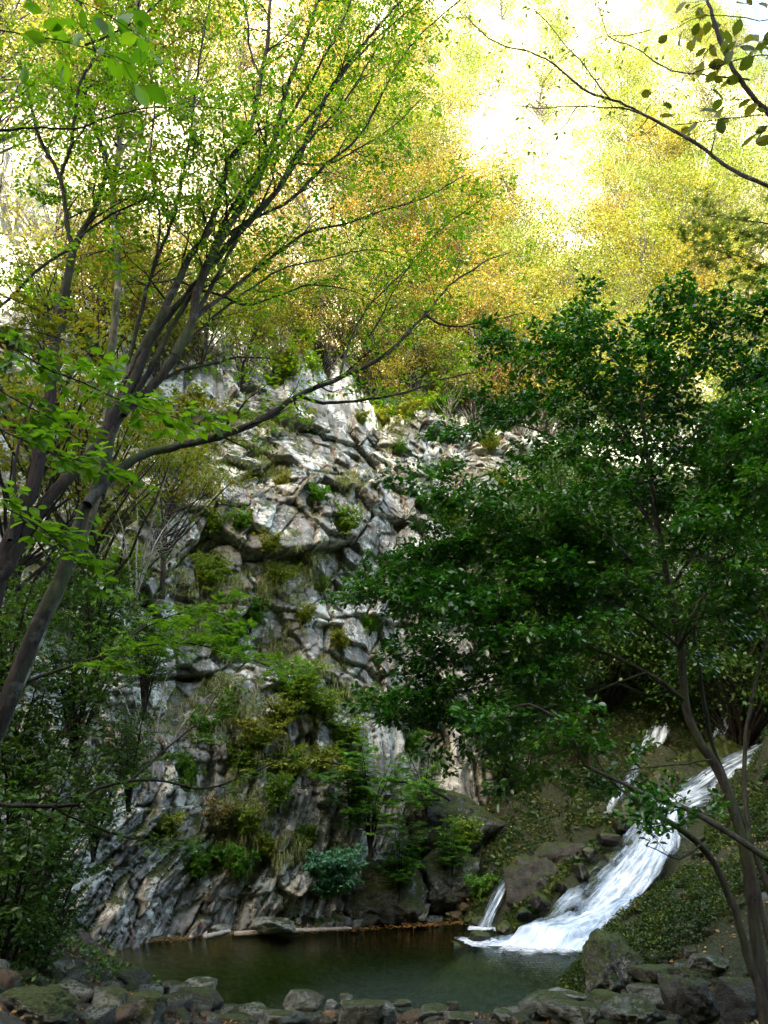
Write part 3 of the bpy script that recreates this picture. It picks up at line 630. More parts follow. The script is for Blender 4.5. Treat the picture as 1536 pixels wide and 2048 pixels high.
# small stones that nothing tells apart
rng = np.random.default_rng(77)
stone_src = []
for k in range(6):
    V, F = rock_verts(rng, IC3, (1, .8, .55), 11)
    o = mesh('stone', V, F, M[('boulder', 'pale_rock', 'dark_rock', 'brown_rock', 'boulder', 'mossy_rock')[k]], smooth=True); stone_src.append(o)
def stones(n, xr, yr, szr, label, group):
    for i in range(n):
        src = stone_src[int(rng.integers(0, 6))]; x = rng.uniform(*xr); y = rng.uniform(*yr); s = rng.uniform(*szr) * rng.uniform(.6, 1.2)
        o = src.copy(); COL.objects.link(o); z = float(ground_z(np.array([x]), np.array([y]))[0])
        o.location = (x, y, z + s * .2); o.scale = (s, s, s); o.rotation_euler = (rng.uniform(-.3, .3), rng.uniform(-.3, .3), rng.uniform(0, 6)); tag(o, label, 'stone', group)
stones(160, (-2.4, 2.9), (9.5, 10.9), (.05, .14), 'small stone among many along the near edge of the pool', 'small stones on the near shore')
stones(110, (-4.6, -1.6), (7.6, 11.6), (.05, .18), 'small stone among many on the shaded left bank', 'small stones on the left bank')
stones(40, (2.4, 4.6), (9.2, 11.2), (.07, .16), 'small stone among many at the foot of the mossy right bank', 'small stones on the right bank')
stones(30, (.3, 2.0), (18.3, 20.0), (.08, .24), 'stone among many on the far shore left of the small waterfall', 'stones on the far shore')
for o in stone_src: bpy.data.objects.remove(o)

# ------------------------------------------------------------------ branches and leaves
def smooth_path(pts, n, rng=None, jit=0.0):
    pts = np.asarray(pts, float); d = np.r_[0, np.cumsum(np.linalg.norm(np.diff(pts, axis=0), axis=1))]
    t = np.linspace(0, d[-1], n)
    # Catmull-Rom on the arc length
    out = np.empty((n, pts.shape[1])); idx = np.clip(np.searchsorted(d, t, side='right') - 1, 0, len(pts) - 2)
    for k in range(n):
        i = idx[k]; f = (t[k] - d[i]) / max(d[i + 1] - d[i], 1e-9)
        p0, p1, p2, p3 = pts[max(i - 1, 0)], pts[i], pts[i + 1], pts[min(i + 2, len(pts) - 1)]
        out[k] = .5 * (2 * p1 + (p2 - p0) * f + (2 * p0 - 5 * p1 + 4 * p2 - p3) * f * f + (3 * p1 - p0 - 3 * p2 + p3) * f ** 3)
    if rng is not None and jit: out[1:-1, :3] += rng.normal(size=(n - 2, 3)) * jit
    return out
class Buf:
    def __init__(s): s.V = []; s.F = []; s.n = 0; s.r = []
    def add(s, V, F, r=None):
        s.V.append(V); s.F.append(F + s.n); s.n += len(V); s.r.append(np.zeros(len(V)) if r is None else r)
    def build(s, name, mat, parent=None, smooth=False):
        return mesh(name, np.concatenate(s.V), np.concatenate(s.F), mat, parent, rnd=np.concatenate(s.r), smooth=smooth)
def tube(buf, pts, rad, sides=8, rng=None, lump=0.0):
    n = len(pts); T = nrm(np.gradient(pts, axis=0)); up = np.array([.13, .21, 1.0]) if abs(T[0, 2]) < .9 else np.array([1., .2, .1])
    A = nrm(np.cross(T, up)); B = np.cross(T, A)
    th = np.linspace(0, 2 * math.pi, sides, endpoint=False)
    r = np.asarray(rad, float)[:, None] * np.ones((1, sides))
    if rng is not None and lump: 
        r = r * (1 + lump * vnoise(np.arange(n)[:, None] * .45 + th[None] * 0, np.cos(th)[None] * 1.4 + 0 * r, np.sin(th)[None] * 1.4 + 0 * r, int(rng.integers(0, 999))))
    V = pts[:, None] + r[..., None] * (np.cos(th)[None, :, None] * A[:, None] + np.sin(th)[None, :, None] * B[:, None])
    i = np.arange(n - 1)[:, None] * sides; j = np.arange(sides)[None]; j2 = (j + 1) % sides
    F = np.stack([i + j, i + j2, i + sides + j2, i + sides + j], -1).reshape(-1, 4)
    buf.add(V.reshape(-1, 3), F)
SH = {
 'rhomb': (np.array([(0, 0, 0), (.45, .3, .08), (1, 0, -.04), (.45, -.3, .08)]), [(0, 1, 2, 3)]),
 'oval': (np.array([(0, 0, 0), (.28, .24, .05), (.68, .24, .05), (1, 0, -.05), (.68, -.24, .05), (.28, -.24, .05)]), [(0, 1, 2, 3), (0, 3, 4, 5)]),
 'wide': (np.array([(0, 0, 0), (.2, .32, .05), (.62, .36, .06), (1, 0, -.07), (.62, -.36, .06), (.2, -.32, .05)]), [(0, 1, 2, 3), (0, 3, 4, 5)]),
}
def _broad():
    L_ = [(.1, .13), (.32, .29), (.6, .31), (.83, .17)]; V = [(0, 0, 0)] + [(a, b, .05) for a, b in L_] + [(a, -b, .05) for a, b in L_] + [(.32, 0, 0), (.6, 0, -.02), (1, 0, -.09)]
    return np.array(V), [(0, 1, 2, 9), (9, 2, 3, 10), (10, 3, 4, 11), (0, 9, 6, 5), (9, 10, 7, 6), (10, 11, 8, 7)]
SH['wide'] = _broad()
def _maple():
    V = [(0.12, 0, 0)]; F = []
    lob = [(-125, .5), (-62, .85), (0, 1.0), (62, .85), (125, .5)]; notch = [-160, -93, -31, 31, 93, 160]
    for a in notch: V.append((.12 + .26 * math.cos(R(a)), .26 * math.sin(R(a)), .02))
    for a, l in lob: V.append((.12 + l * math.cos(R(a)), l * math.sin(R(a)), -.06))
    for i in range(5): F.append((0, 1 + i, 7 + i, 2 + i))
    return np.array(V) * .8, F
SH['maple'] = _maple()
def leaves(buf, pos_, dir_, up, size, shape, rnd):
    T, F = SH[shape]; n = len(pos_); d = nrm(dir_); u = nrm(up - (up * d).sum(1, keepdims=True) * d); s = np.cross(u, d)
    V = pos_[:, None] + size[:, None, None] * (T[None, :, 0:1] * d[:, None] + T[None, :, 1:2] * s[:, None] + T[None, :, 2:3] * u[:, None])
    k = len(T); Fa = (np.arange(n)[:, None, None] * k + np.array(F)[None]).reshape(-1, 4)
    buf.add(V.reshape(-1, 3), Fa, np.repeat(rnd, k))
def child(rng, p0, d0, length, n=6, wander=.18, flat=0.0, up=0.0):
    d = np.array(d0, float); d /= np.linalg.norm(d); pts = [np.array(p0, float)]; st = length / (n - 1)
    for i in range(n - 1):
        d = d + rng.normal(size=3) * wander; d[2] = d[2] * (1 - flat) + up; d /= np.linalg.norm(d); pts.append(pts[-1] + d * st)
    return np.array(pts)
def grow(rng, parents, per_m, length, spread=(35, 65), t0=.15, flat=.3, up=.02, wander=.18, n=6, minr=.0012, keep=.45):
    """side shoots from a list of (pts, rad); returns the new list"""
    out = []
    for pts, rad in parents:
        seg = np.linalg.norm(np.diff(pts, axis=0), axis=1); Ltot = seg.sum(); d = np.r_[0, np.cumsum(seg)]
        m = max(1, int(round(Ltot * per_m * rng.uniform(.8, 1.2)))); side = 1
        for j in range(m):
            f = t0 + (1 - t0) * (j + rng.uniform(0, 1)) / m; q = f * Ltot
            p = np.array([np.interp(q, d, pts[:, k]) for k in range(3)]); r = np.interp(q, d, rad)
            i = min(np.searchsorted(d, q), len(pts) - 1); tan = nrm(pts[i] - pts[max(i - 1, 0)])
            ax = np.cross(tan, rng.normal(size=3)) if flat < .15 else np.cross(tan, np.array([0, 0, side * 1.0]) + rng.normal(size=3) * .45)
            side = -side
            ax = ax / (np.linalg.norm(ax) + 1e-9); a = R(rng.uniform(*spread)); dd = tan * math.cos(a) + ax * math.sin(a)
            dd[2] = dd[2] * (1 - flat)
            ll = length * rng.uniform(.55, 1.2) * (1 - .45 * f)
            c = child(rng, p, dd, ll, n, wander, flat * .3, up)
            out.append((c, np.maximum(np.linspace(min(r * keep, ll * .02), minr, n), minr)))
    return out
def leaf_on(rng, buf, twigs, per_m, size, shape, tilt=.45, droop=.15, back=.35, width=0.0, total=None, updir=(0, 0, 1)):
    Pp, Dd = [], []
    if total: per_m = total / sum(np.linalg.norm(np.diff(p, axis=0), axis=1).sum() for p, r in twigs)
    for pts, rad in twigs:
        seg = np.linalg.norm(np.diff(pts, axis=0), axis=1); d = np.r_[0, np.cumsum(seg)]; Lt = d[-1]
        m = max(1, int(Lt * per_m + rng.uniform())); q = rng.uniform(back * 0 + .12, 1.03, m) * Lt
        p = np.stack([np.interp(q, d, pts[:, k]) for k in range(3)], 1); T = nrm(np.gradient(pts, axis=0))
        t = np.stack([np.interp(q, d, T[:, k]) for k in range(3)], 1)
        Pp.append(p); Dd.append(t)
    p = np.concatenate(Pp); t = np.concatenate(Dd); n = len(p)
    u = nrm(np.array(updir)[None] + rng.normal(size=(n, 3)) * tilt)
    sgn = np.where(rng.uniform(size=n) < .5, -1, 1)[:, None]; side = nrm(np.cross(t, u)) * sgn
    dd = nrm(t * rng.uniform(.2, 1, (n, 1)) + side * rng.uniform(.3, 1.1, (n, 1)) - np.array([[0, 0, 1]]) * droop * rng.uniform(0, 2, (n, 1)))
    if width: p = p + side * rng.uniform(0, width, (n, 1)) + rng.normal(size=(n, 3)) * width * .35
    leaves(buf, p, dd, u, size * rng.uniform(.6, 1.15, n), shape, rng.uniform(0, 1, n))
def limb3d(pts, y0, y1=None):
    """traced points (px, py[, depth]) to world, depth running y0 -> y1"""
    y1 = y0 if y1 is None else y1; n = len(pts)
    return np.array([P(p[0], p[1], p[2] if len(p) > 2 else y0 + (y1 - y0) * i / max(n - 1, 1)) for i, p in enumerate(pts)])
def traced(rng, pts, y0, y1, w0, w1, res=.09, jit=.004):
    q = limb3d(pts, y0, y1); L_ = np.linalg.norm(np.diff(q, axis=0), axis=1).sum(); n = max(6, int(L_ / res)); c = smooth_path(q, n, rng, jit)
    k = np.median(q[:, 1]) / FOC * .5; t = np.linspace(0, 1, n)
    return c, (w0 + (w1 - w0) * t ** .8) * k * .68
def make_tree(name, loc, label, cat, limbs, bark, rng, group=None):
    """limbs: list of (partname, pts, rad). World coordinates, parented to an empty at loc"""
    e = empty(name, loc, 0, label, cat, group); L0 = np.array(loc)
    for pn, p, r in limbs:
        b = Buf(); tube(b, p - L0, r, 12 if max(r) > .03 else 8, rng, .18); b.build(pn, bark, e, True)
    return e
def twig_mesh(e, twigs, bark, name='twigs', sides=4):
    L0 = np.array(e.location); b = Buf()
    for p, r in twigs: tube(b, p - L0, r, sides)
    return b.build(name, bark, e, True)
def foliage_mesh(e, buf, mat, name='foliage'):
    L0 = np.array(e.location); buf.V = [v - L0 for v in buf.V]; return buf.build(name, mat, e)

# ---- left maple clump ------------------------------------------------
rng = np.random.default_rng(11)
A = []
def L(pn, pts, y0, y1, w0, w1): c, r = traced(rng, pts, y0, y1, w0, w1); A.append((pn, c, r)); return (c, r)
L('trunk', [(-150, 1850), (-70, 1600), (0, 1440), (65, 1275), (125, 1150), (150, 1075), (175, 1010), (200, 960), (215, 900), (235, 835), (272, 805), (312, 765), (350, 712)], 6.4, 6.7, 60, 31)
m1 = L('limb', [(350, 712), (385, 640), (393, 590), (415, 530), (440, 480), (472, 430), (512, 365), (545, 290), (570, 190), (610, 80), (635, 0), (650, -90)], 6.7, 7.2, 32, 12)
m2 = L('limb', [(225, 850), (250, 770), (282, 700), (320, 635), (360, 555), (382, 510), (415, 465), (440, 390), (460, 320), (490, 280), (510, 220), (522, 155), (535, 85), (540, -20), (535, -100)], 6.6, 7.0, 30, 12)
m3 = L('limb', [(262, 790), (292, 705), (330, 640), (382, 580), (440, 510), (490, 450), (550, 385), (592, 325), (618, 268), (660, 180), (710, 110), (768, 40), (830, -30), (880, -90)], 6.7, 7.6, 26, 9)
m4 = L('limb', [(385, 640), (412, 618), (450, 590), (500, 550), (550, 510), (615, 465), (700, 445), (768, 420), (850, 395), (930, 350)], 6.8, 7.8, 16, 4)
m5 = L('limb', [(545, 300), (590, 262), (640, 210), (700, 130), (760, 70), (820, 20), (900, -40)], 7.0, 7.7, 13, 5)
m6 = L('limb', [(175, 1010), (222, 955), (290, 908), (350, 893), (430, 875), (500, 850), (555, 820), (600, 790), (680, 755), (768, 712), (820, 660), (850, 630), (900, 570), (945, 540), (975, 520), (1020, 505)], 6.5, 8.3, 30, 4)
m7 = L('limb', [(600, 792), (650, 806), (720, 800), (800, 788), (880, 760), (960, 742)], 7.3, 8.2, 12, 4)
m8 = L('limb', [(312, 765), (365, 738), (400, 734), (460, 718), (520, 715), (570, 722)], 6.7, 7.4, 12, 4)
m9 = L('limb', [(850, 630), (885, 650), (925, 652), (985, 640), (1050, 625)], 7.9, 8.5, 9, 3)
m10 = L('limb', [(400, 580), (440, 590), (490, 610), (560, 590), (620, 570), (700, 580), (760, 610)], 6.9, 7.7, 10, 3)
m11 = L('limb', [(592, 325), (620, 330), (665, 325), (730, 290), (790, 250), (850, 190)], 7.3, 7.9, 9, 3)
m12 = L('limb', [(522, 155), (500, 100), (495, 40), (480, -30)], 7, 7.1, 10, 6)
m13 = L('limb', [(680, 755), (700, 680), (740, 610), (790, 560), (850, 500), (900, 420)], 7.5, 8.2, 8, 3)
m14 = L('limb', [(440, 480), (500, 440), (580, 400), (650, 330), (720, 270), (768, 180), (800, 120), (850, 60), (920, 0)], 7.1, 7.7, 14, 5)
x1 = L('limb', [(248, 830), (300, 740), (345, 650), (400, 560), (450, 440), (520, 330), (575, 240), (640, 130), (700, 10), (740, -80)], 6.6, 7.4, 20, 6)
x2 = L('limb', [(385, 640), (430, 560), (480, 470), (540, 400), (600, 300), (690, 200), (768, 70), (810, -20)], 6.8, 7.5, 16, 5)
x3 = L('limb', [(235, 835), (258, 720), (300, 560), (350, 420), (380, 270), (400, 110), (430, -50)], 6.6, 6.9, 16, 6)
x4 = L('limb', [(320, 740), (400, 660), (470, 600), (560, 540), (640, 520), (740, 500), (830, 520)], 6.7, 7.9, 12, 3)
x5 = L('limb', [(300, 560), (320, 450), (300, 330), (310, 200), (290, 90), (300, -20)], 6.7, 6.8, 9, 4)
x6 = L('limb', [(768, 712), (730, 690), (760, 640), (800, 560), (870, 470), (960, 400)], 7.8, 8.3, 7, 3)
tA = make_tree('maple_tree', tuple(A[0][1][0]), 'grey many-stemmed maple at the left whose limbs fan up and right over the cliff', 'tree', A, M['bark_grey'], rng)
par = [x1, x2, x3, x4, x5, x6, m1, m2, m3, m4, m5, m6, m7, m8, m9, m10, m11, m13, m14]
t1 = grow(rng, par, 4.5, .95, (30, 60), .2, .25, .03)
t2 = grow(rng, t1, 7, .42, (30, 60), .15, .3, 0, n=5); 
t3 = grow(rng, t2, 5, .2, (30, 60), .2, .3, 0, n=4)
twig_mesh(tA, t1 + t2, M['bark_dark']); b = Buf(); leaf_on(rng, b, t2, 0, .056, 'oval', .45, width=.03, total=7500); leaf_on(rng, b, t3, 0, .05, 'oval', .45, width=.04, total=12500); foliage_mesh(tA, b, M['leaf_green'])

# ---- dark stemmed tree left -------------------------------------------
rng = np.random.default_rng(12); A = []
b0 = L('trunk', [(-180, 1700), (-80, 1400), (-20, 1210), (12, 1100), (40, 1030), (68, 960), (80, 900), (95, 820), (108, 700), (115, 640), (135, 560), (146, 495)], 6.0, 6.3, 70, 26)
b1 = L('limb', [(146, 500), (132, 430), (118, 350), (78, 275), (60, 200), (40, 120)], 6.3, 6.4, 20, 8)
b2 = L('limb', [(118, 352), (140, 300), (152, 220), (160, 165), (190, 110), (175, 60), (160, 0), (150, -60)], 6.35, 6.5, 15, 10)
b3 = L('limb', [(146, 500), (165, 465), (188, 420), (212, 350), (215, 325), (192, 265), (172, 190), (168, 140)], 6.3, 6.6, 22, 8)
b4 = L('limb', [(-30, 1180), (15, 1135), (45, 1070), (95, 1000), (135, 955), (190, 895), (225, 830), (262, 765), (292, 700)], 6.0, 6.6, 44, 24)
b5 = L('limb', [(146, 495), (100, 520), (60, 556), (0, 612), (-60, 660)], 6.2, 6.0, 9, 12)
b6 = L('limb', [(150, 480), (222, 430), (310, 390), (380, 350), (440, 320), (520, 300)], 6.3, 6.8, 9, 3)
b7 = L('limb', [(-60, 265), (0, 260), (60, 256), (150, 257), (230, 230), (300, 215), (345, 216), (400, 213), (470, 222)], 5.8, 6.4, 10, 3)
b8 = L('limb', [(20, 1080), (28, 1000), (30, 920), (48, 850), (70, 790)], 6.0, 6.1, 16, 8)
b9 = L('limb', [(170, 90), (240, 60), (300, 20), (350, -30)], 6.4, 6.7, 12, 6)
tB = make_tree('maple_tree', tuple(A[0][1][0]), 'dark reddish-stemmed tree at the far left forking in a Y', 'tree', A, M['bark_dark'], rng)
t1 = grow(rng, [b1, b2, b3, b5, b6, b7, b9], 5.5, .9, (35, 65), .1, .3, .02); t2 = grow(rng, t1, 7, .4, (30, 60), .15, .3, 0, n=5); t3 = grow(rng, t2, 5, .2, (30, 60), .2, .3, 0, n=4)
twig_mesh(tB, t1 + t2, M['bark_dark']); b = Buf(); leaf_on(rng, b, t2, 0, .054, 'oval', .45, width=.03, total=3500); leaf_on(rng, b, t3, 0, .05, 'oval', .45, width=.04, total=5500); foliage_mesh(tB, b, M['leaf_green'])

# ---- pale straight trunk ----------------------------------------------
rng = np.random.default_rng(13); A = []
c0 = L('trunk', [(-80, 1640), (10, 1440), (70, 1290), (120, 1180), (165, 1080), (203, 950), (215, 830), (219, 760), (222, 700), (230, 640), (236, 560), (232, 480), (226, 400), (236, 320), (242, 250), (262, 190), (268, 100), (275, 20), (280, -80)], 8.2, 8.2, 34, 16)
c1 = L('limb', [(234, 606), (258, 562), (290, 566), (350, 558), (400, 540)], 8.2, 8.3, 14, 5)
c2 = L('limb', [(240, 305), (275, 262), (312, 235), (360, 208), (420, 190)], 8.2, 8.5, 13, 5)
c3 = L('limb', [(236, 330), (210, 280), (175, 220), (140, 190)], 8.2, 8.3, 10, 5)
c4 = L('limb', [(240, 400), (262, 330), (290, 240), (300, 160), (330, 100), (400, 40)], 8.2, 8.5, 10, 5)
c5 = L('limb', [(230, 430), (320, 400), (333, 330), (300, 230)], 8.2, 8.5, 7, 4)
tC = make_tree('slender_tree', tuple(A[0][1][0]), 'straight pale mottled trunk standing between the dark forked tree and the fanning maple', 'tree', A, M['bark_mottled'], rng)
t1 = grow(rng, [c0, c1, c2, c3, c4], 3.5, 1.1, (40, 75), .55, .3, .02); t2 = grow(rng, t1, 4, .5, (30, 60), .15, .3, 0, n=5); t3 = grow(rng, t2, 4, .22, (30, 60), .2, .3, 0, n=4)
twig_mesh(tC, t1 + t2, M['bark_dark']); b = Buf(); leaf_on(rng, b, t2 + t3, 0, .06, 'oval', .45, width=.05, total=8000); foliage_mesh(tC, b, M['leaf_yellow'])

# ---- spray helper: a branch with a flat fan of leaves -----------------------
def spray(name, label, cat, lines, bark, leafm, shape, size, l1, l2, seed, dens=(2.5, 5), per=(16, 20), flat=.4, tilt=.3, t0=.2, group=None, l3=0, pm=1.0, up=.0, droop=.15, updir=(0, 0, 1)):
    rg = np.random.default_rng(seed); limbs = []
    for i, (pts, y0, y1, w0, w1) in enumerate(lines):
        c, r = traced(rg, pts, y0, y1, w0, w1, .07, .003); limbs.append(('branch', c, r))
    e = make_tree(name, tuple(limbs[0][1][0]), label, cat, limbs, bark, rg, group)
    t1, t2 = [], []
    for ch, (_, c, r) in zip(list(e.children), limbs):
        a1 = grow(rg, [(c, r)], dens[0], l1, (35, 65), t0, flat, up, n=6); a2 = grow(rg, a1, dens[1], l2, (30, 60), .15, flat, 0, n=4)
        bq = Buf(); L0 = np.array(e.location); tube(bq, c - L0, r, 12 if max(r) > .03 else 8, rg, .18)
        for p_, r_ in a1 + a2: tube(bq, p_ - L0, r_, 4)
        tmp = bq.build('branch_new', bark, None, True); old = ch.data; ch.data = tmp.data; bpy.data.objects.remove(tmp); bpy.data.meshes.remove(old); t1 += a1; t2 += a2
    bb = Buf(); leaf_on(rg, bb, t1, per[0] * pm, size, shape, tilt, droop, updir=updir, width=size * .3); leaf_on(rg, bb, t2, per[1] * pm, size, shape, tilt, droop, updir=updir, width=size * .4)
    if l3:
        t3 = grow(rg, t2, dens[1], l3, (30, 60), .15, flat, 0, n=4); leaf_on(rg, bb, t3, per[1], size, shape, tilt, droop, updir=updir)
    foliage_mesh(e, bb, leafm); return e
# near big leaves upper left
spray('leafy_branch', 'branch of big drooping dark green leaves close to the viewer in the upper left corner', 'branch',
      [([(-260, -60), (-120, 20), (0, 60), (110, 80), (220, 110), (300, 150)], 2.2, 2.5, 9, 3), ([(-100, -60), (60, -30), (180, 10), (260, 60)], 2.4, 2.6, 7, 3)], M['bark_dark'], M['leaf_green'], 'wide', .1, .22, .1, 21, (11, 10), (18, 18), flat=.2, droop=.7, tilt=.6)
# mid left bright leaves
spray('leafy_branch', 'branch of bright round-leaved beech green hanging in front of the left trunks', 'branch',
      [([(-120, 560), (-20, 640), (60, 720), (150, 760), (240, 800), (330, 830), (400, 850)], 4.4, 4.9, 9, 3), ([(-100, 820), (0, 860), (90, 900), (180, 930), (260, 960)], 4.3, 4.6, 8, 3),
       ([(-100, 980), (0, 1010), (100, 1070), (160, 1130), (190, 1180)], 4.3, 4.5, 7, 3), ([(-80, 700), (0, 780), (90, 830), (160, 880)], 4.5, 4.7, 7, 3)], M['bark_dark'], M['leaf_bright'], 'wide', .085, .4, .2, 22, (9, 9), (15, 18), flat=.4, tilt=.35, pm=1.8)
spray('leafy_branch', 'yellow-green maple spray at the left edge halfway up', 'branch',
      [([(-160, 700), (-60, 680), (40, 660), (130, 680), (200, 720)], 5.2, 5.4, 8, 3), ([(-120, 560), (0, 590), (80, 620), (140, 640)], 5.2, 5.4, 7, 3)], M['bark_dark'], M['leaf_yellow'], 'maple', .085, .5, .22, 23, (8, 8), (14, 18), flat=.5, pm=1.6)
spray('leafy_branch', 'low dark maple branch reaching right from the left edge above the pool', 'branch',
      [([(-160, 1600), (0, 1610), (90, 1612), (150, 1608), (190, 1580), (260, 1562), (330, 1562), (400, 1577), (470, 1560), (560, 1520)], 6.6, 7.6, 15, 4), ([(260, 1562), (330, 1500), (400, 1440), (440, 1380)], 7.0, 7.6, 7, 3), ([(100, 1612), (180, 1650), (280, 1680), (380, 1680)], 6.8, 7.4, 7, 3)],
      M['bark_dark'], M['leaf_dark'], 'maple', .075, .5, .24, 24, (6, 9), (12, 14), flat=.55, t0=.2, pm=2.2)
spray('leafy_branch', 'bright green maple fans spreading over the left middle of the rock face', 'branch',
      [([(-60, 1400), (60, 1360), (180, 1320), (300, 1290), (400, 1290), (500, 1320), (560, 1340)], 9.0, 10.0, 12, 3), ([(200, 1320), (300, 1250), (400, 1220), (480, 1240)], 9.4, 10.2, 8, 3)],
      M['bark_dark'], M['leaf_bright'], 'maple', .11, .8, .36, 25, (6, 8), (13, 16), flat=.6, t0=.3, pm=2)

# ---- right camellia -------------------------------------------------------
rng = np.random.default_rng(31); A = []
k0 = L('trunk', [(1560, 2200), (1535, 2048), (1522, 1950), (1510, 1850), (1498, 1740), (1472, 1635), (1450, 1570), (1423, 1520), (1388, 1465), (1370, 1400), (1362, 1300), (1350, 1230), (1335, 1150), (1315, 1050), (1303, 960), (1290, 880), (1282, 800)], 6.2, 6.4, 38, 12)
k1 = L('limb', [(1560, 2100), (1512, 1960), (1480, 1850), (1440, 1750), (1400, 1690), (1350, 1650), (1310, 1630), (1262, 1592)], 6.0, 5.7, 26, 14)
k2 = L('limb', [(1640, 1770), (1536, 1716), (1450, 1662), (1400, 1632), (1330, 1600), (1270, 1580), (1240, 1562), (1205, 1548), (1168, 1530), (1152, 1495), (1118, 1440), (1055, 1408), (1015, 1425), (960, 1452)], 5.6, 5.8, 23, 4)
k3 = L('limb', [(1366, 1400), (1343, 1380), (1293, 1345), (1218, 1310), (1158, 1290), (1093, 1282), (1038, 1292), (1008, 1265), (983, 1235), (908, 1220)], 6.3, 6.0, 15, 4)
k4 = L('limb', [(1355, 1290), (1318, 1260), (1270, 1225), (1218, 1200), (1160, 1192), (1090, 1190), (1040, 1210)], 6.3, 6.2, 11, 4)
k5 = L('limb', [(1338, 1200), (1320, 1180), (1248, 1105), (1203, 1060), (1138, 1035), (1068, 1040), (1008, 1035), (940, 1015), (880, 985)], 6.3, 6.5, 13, 4)
k6 = L('limb', [(1358, 1290), (1385, 1230), (1420, 1180), (1490, 1140), (1560, 1110)], 6.3, 6.0, 14, 6)
k7 = L('limb', [(1320, 1080), (1270, 1000), (1200, 930), (1120, 880), (1040, 850), (960, 830)], 6.3, 6.7, 12, 4)
k8 = L('limb', [(1305, 960), (1260, 880), (1190, 800), (1120, 740), (1060, 700), (1000, 690)], 6.35, 6.8, 11, 4)
k9 = L('limb', [(1292, 880), (1340, 790), (1400, 720), (1450, 680), (1500, 660)], 6.35, 6.2, 11, 4)
k10 = L('limb', [(1285, 800), (1240, 730), (1190, 680), (1150, 660)], 6.4, 6.6, 8, 4)
k11 = L('limb', [(1285, 800), (1300, 720), (1330, 670), (1370, 640)], 6.4, 6.3, 8, 4)
k12 = L('limb', [(1330, 1120), (1400, 1000), (1480, 900), (1560, 820), (1640, 760)], 6.3, 5.9, 13, 6)
k13 = L('limb', [(1262, 1592), (1220, 1560), (1180, 1500), (1120, 1500), (1060, 1520)], 5.7, 5.9, 7, 3)
k14 = L('limb', [(1400, 1690), (1360, 1720), (1320, 1700), (1290, 1690)], 5.8, 5.6, 7, 3)
k15 = L('limb', [(1345, 1380), (1300, 1390), (1230, 1370), (1150, 1385), (1080, 1370), (980, 1370), (880, 1400)], 6.3, 6.6, 9, 3)
k16 = L('limb', [(1093, 1282), (1000, 1300), (900, 1310), (820, 1290)], 6.1, 6.4, 6, 3)
k17 = L('limb', [(1008, 1035), (930, 1080), (860, 1130), (790, 1160)], 6.5, 6.7, 6, 3)
k18 = L('limb', [(1420, 1180), (1440, 1080), (1500, 1000), (1560, 950)], 6.1, 5.8, 9, 4)
k19 = L('limb', [(1340, 1180), (1420, 1060), (1500, 960), (1560, 900), (1640, 850)], 6.3, 6.6, 11, 4)
k20 = L('limb', [(1303, 960), (1380, 880), (1450, 800), (1540, 740), (1620, 700)], 6.35, 6.6, 11, 4)
k21 = L('limb', [(1350, 1230), (1250, 1150), (1130, 1120), (1010, 1110), (930, 1130)], 6.3, 6.6, 9, 3)
k22 = L('limb', [(1293, 1345), (1200, 1380), (1090, 1420), (980, 1440), (860, 1440), (770, 1410)], 6.2, 6.6, 8, 3)
k23 = L('limb', [(1158, 1290), (1060, 1210), (950, 1180), (840, 1190), (740, 1180)], 6.1, 6.6, 7, 3)
k24 = L('limb', [(1600, 2100), (1560, 1850), (1500, 1680), (1430, 1500), (1400, 1350), (1390, 1220), (1420, 1100)], 6.6, 7.2, 20, 7)
k25 = L('limb', [(1540, 1900), (1500, 1700), (1490, 1500), (1520, 1330), (1560, 1200)], 6.0, 6.2, 16, 7)
k26 = L('limb', [(1423, 1520), (1340, 1530), (1260, 1540), (1190, 1560), (1120, 1540)], 6.2, 6.2, 6, 2)
tK = make_tree('camellia_tree', tuple(A[0][1][0]), 'dense dark glossy camellia on the right leaning over the waterfall', 'tree', A, M['bark_camellia'], rng)
full = [k19, k20, k21, k7, k8, k9, k10, k11, k12, k18, k6, k5, (k0[0][-30:], k0[1][-30:])]
t1 = grow(rng, full, 8.0, .9, (35, 75), .1, .15, .03); t1b = grow(rng, [k3, k4, k15, k16, k17, k21, k22, k23], 9, .7, (35, 70), .3, .2, .02)
t1c = grow(rng, [k13, k14, k2, k26], 4, .4, (30, 60), .3, .2, 0)
t1 = [t for t in t1 + t1b + t1c]
t2 = grow(rng, t1, 9, .34, (30, 65), .15, .15, .02, n=5); t3 = grow(rng, t2, 12, .17, (30, 65), .15, .15, .02, n=4)
twig_mesh(tK, t1 + t2, M['bark_camellia']); b = Buf(); leaf_on(rng, b, t2, 0, .064, 'oval', .5, .2, width=.03, total=24000); leaf_on(rng, b, t3, 0, .053, 'oval', .5, .2, width=.05, total=54000); leaf_on(rng, b, t1, 8, .075, 'oval', .65, .2); foliage_mesh(tK, b, M['leaf_camellia'])

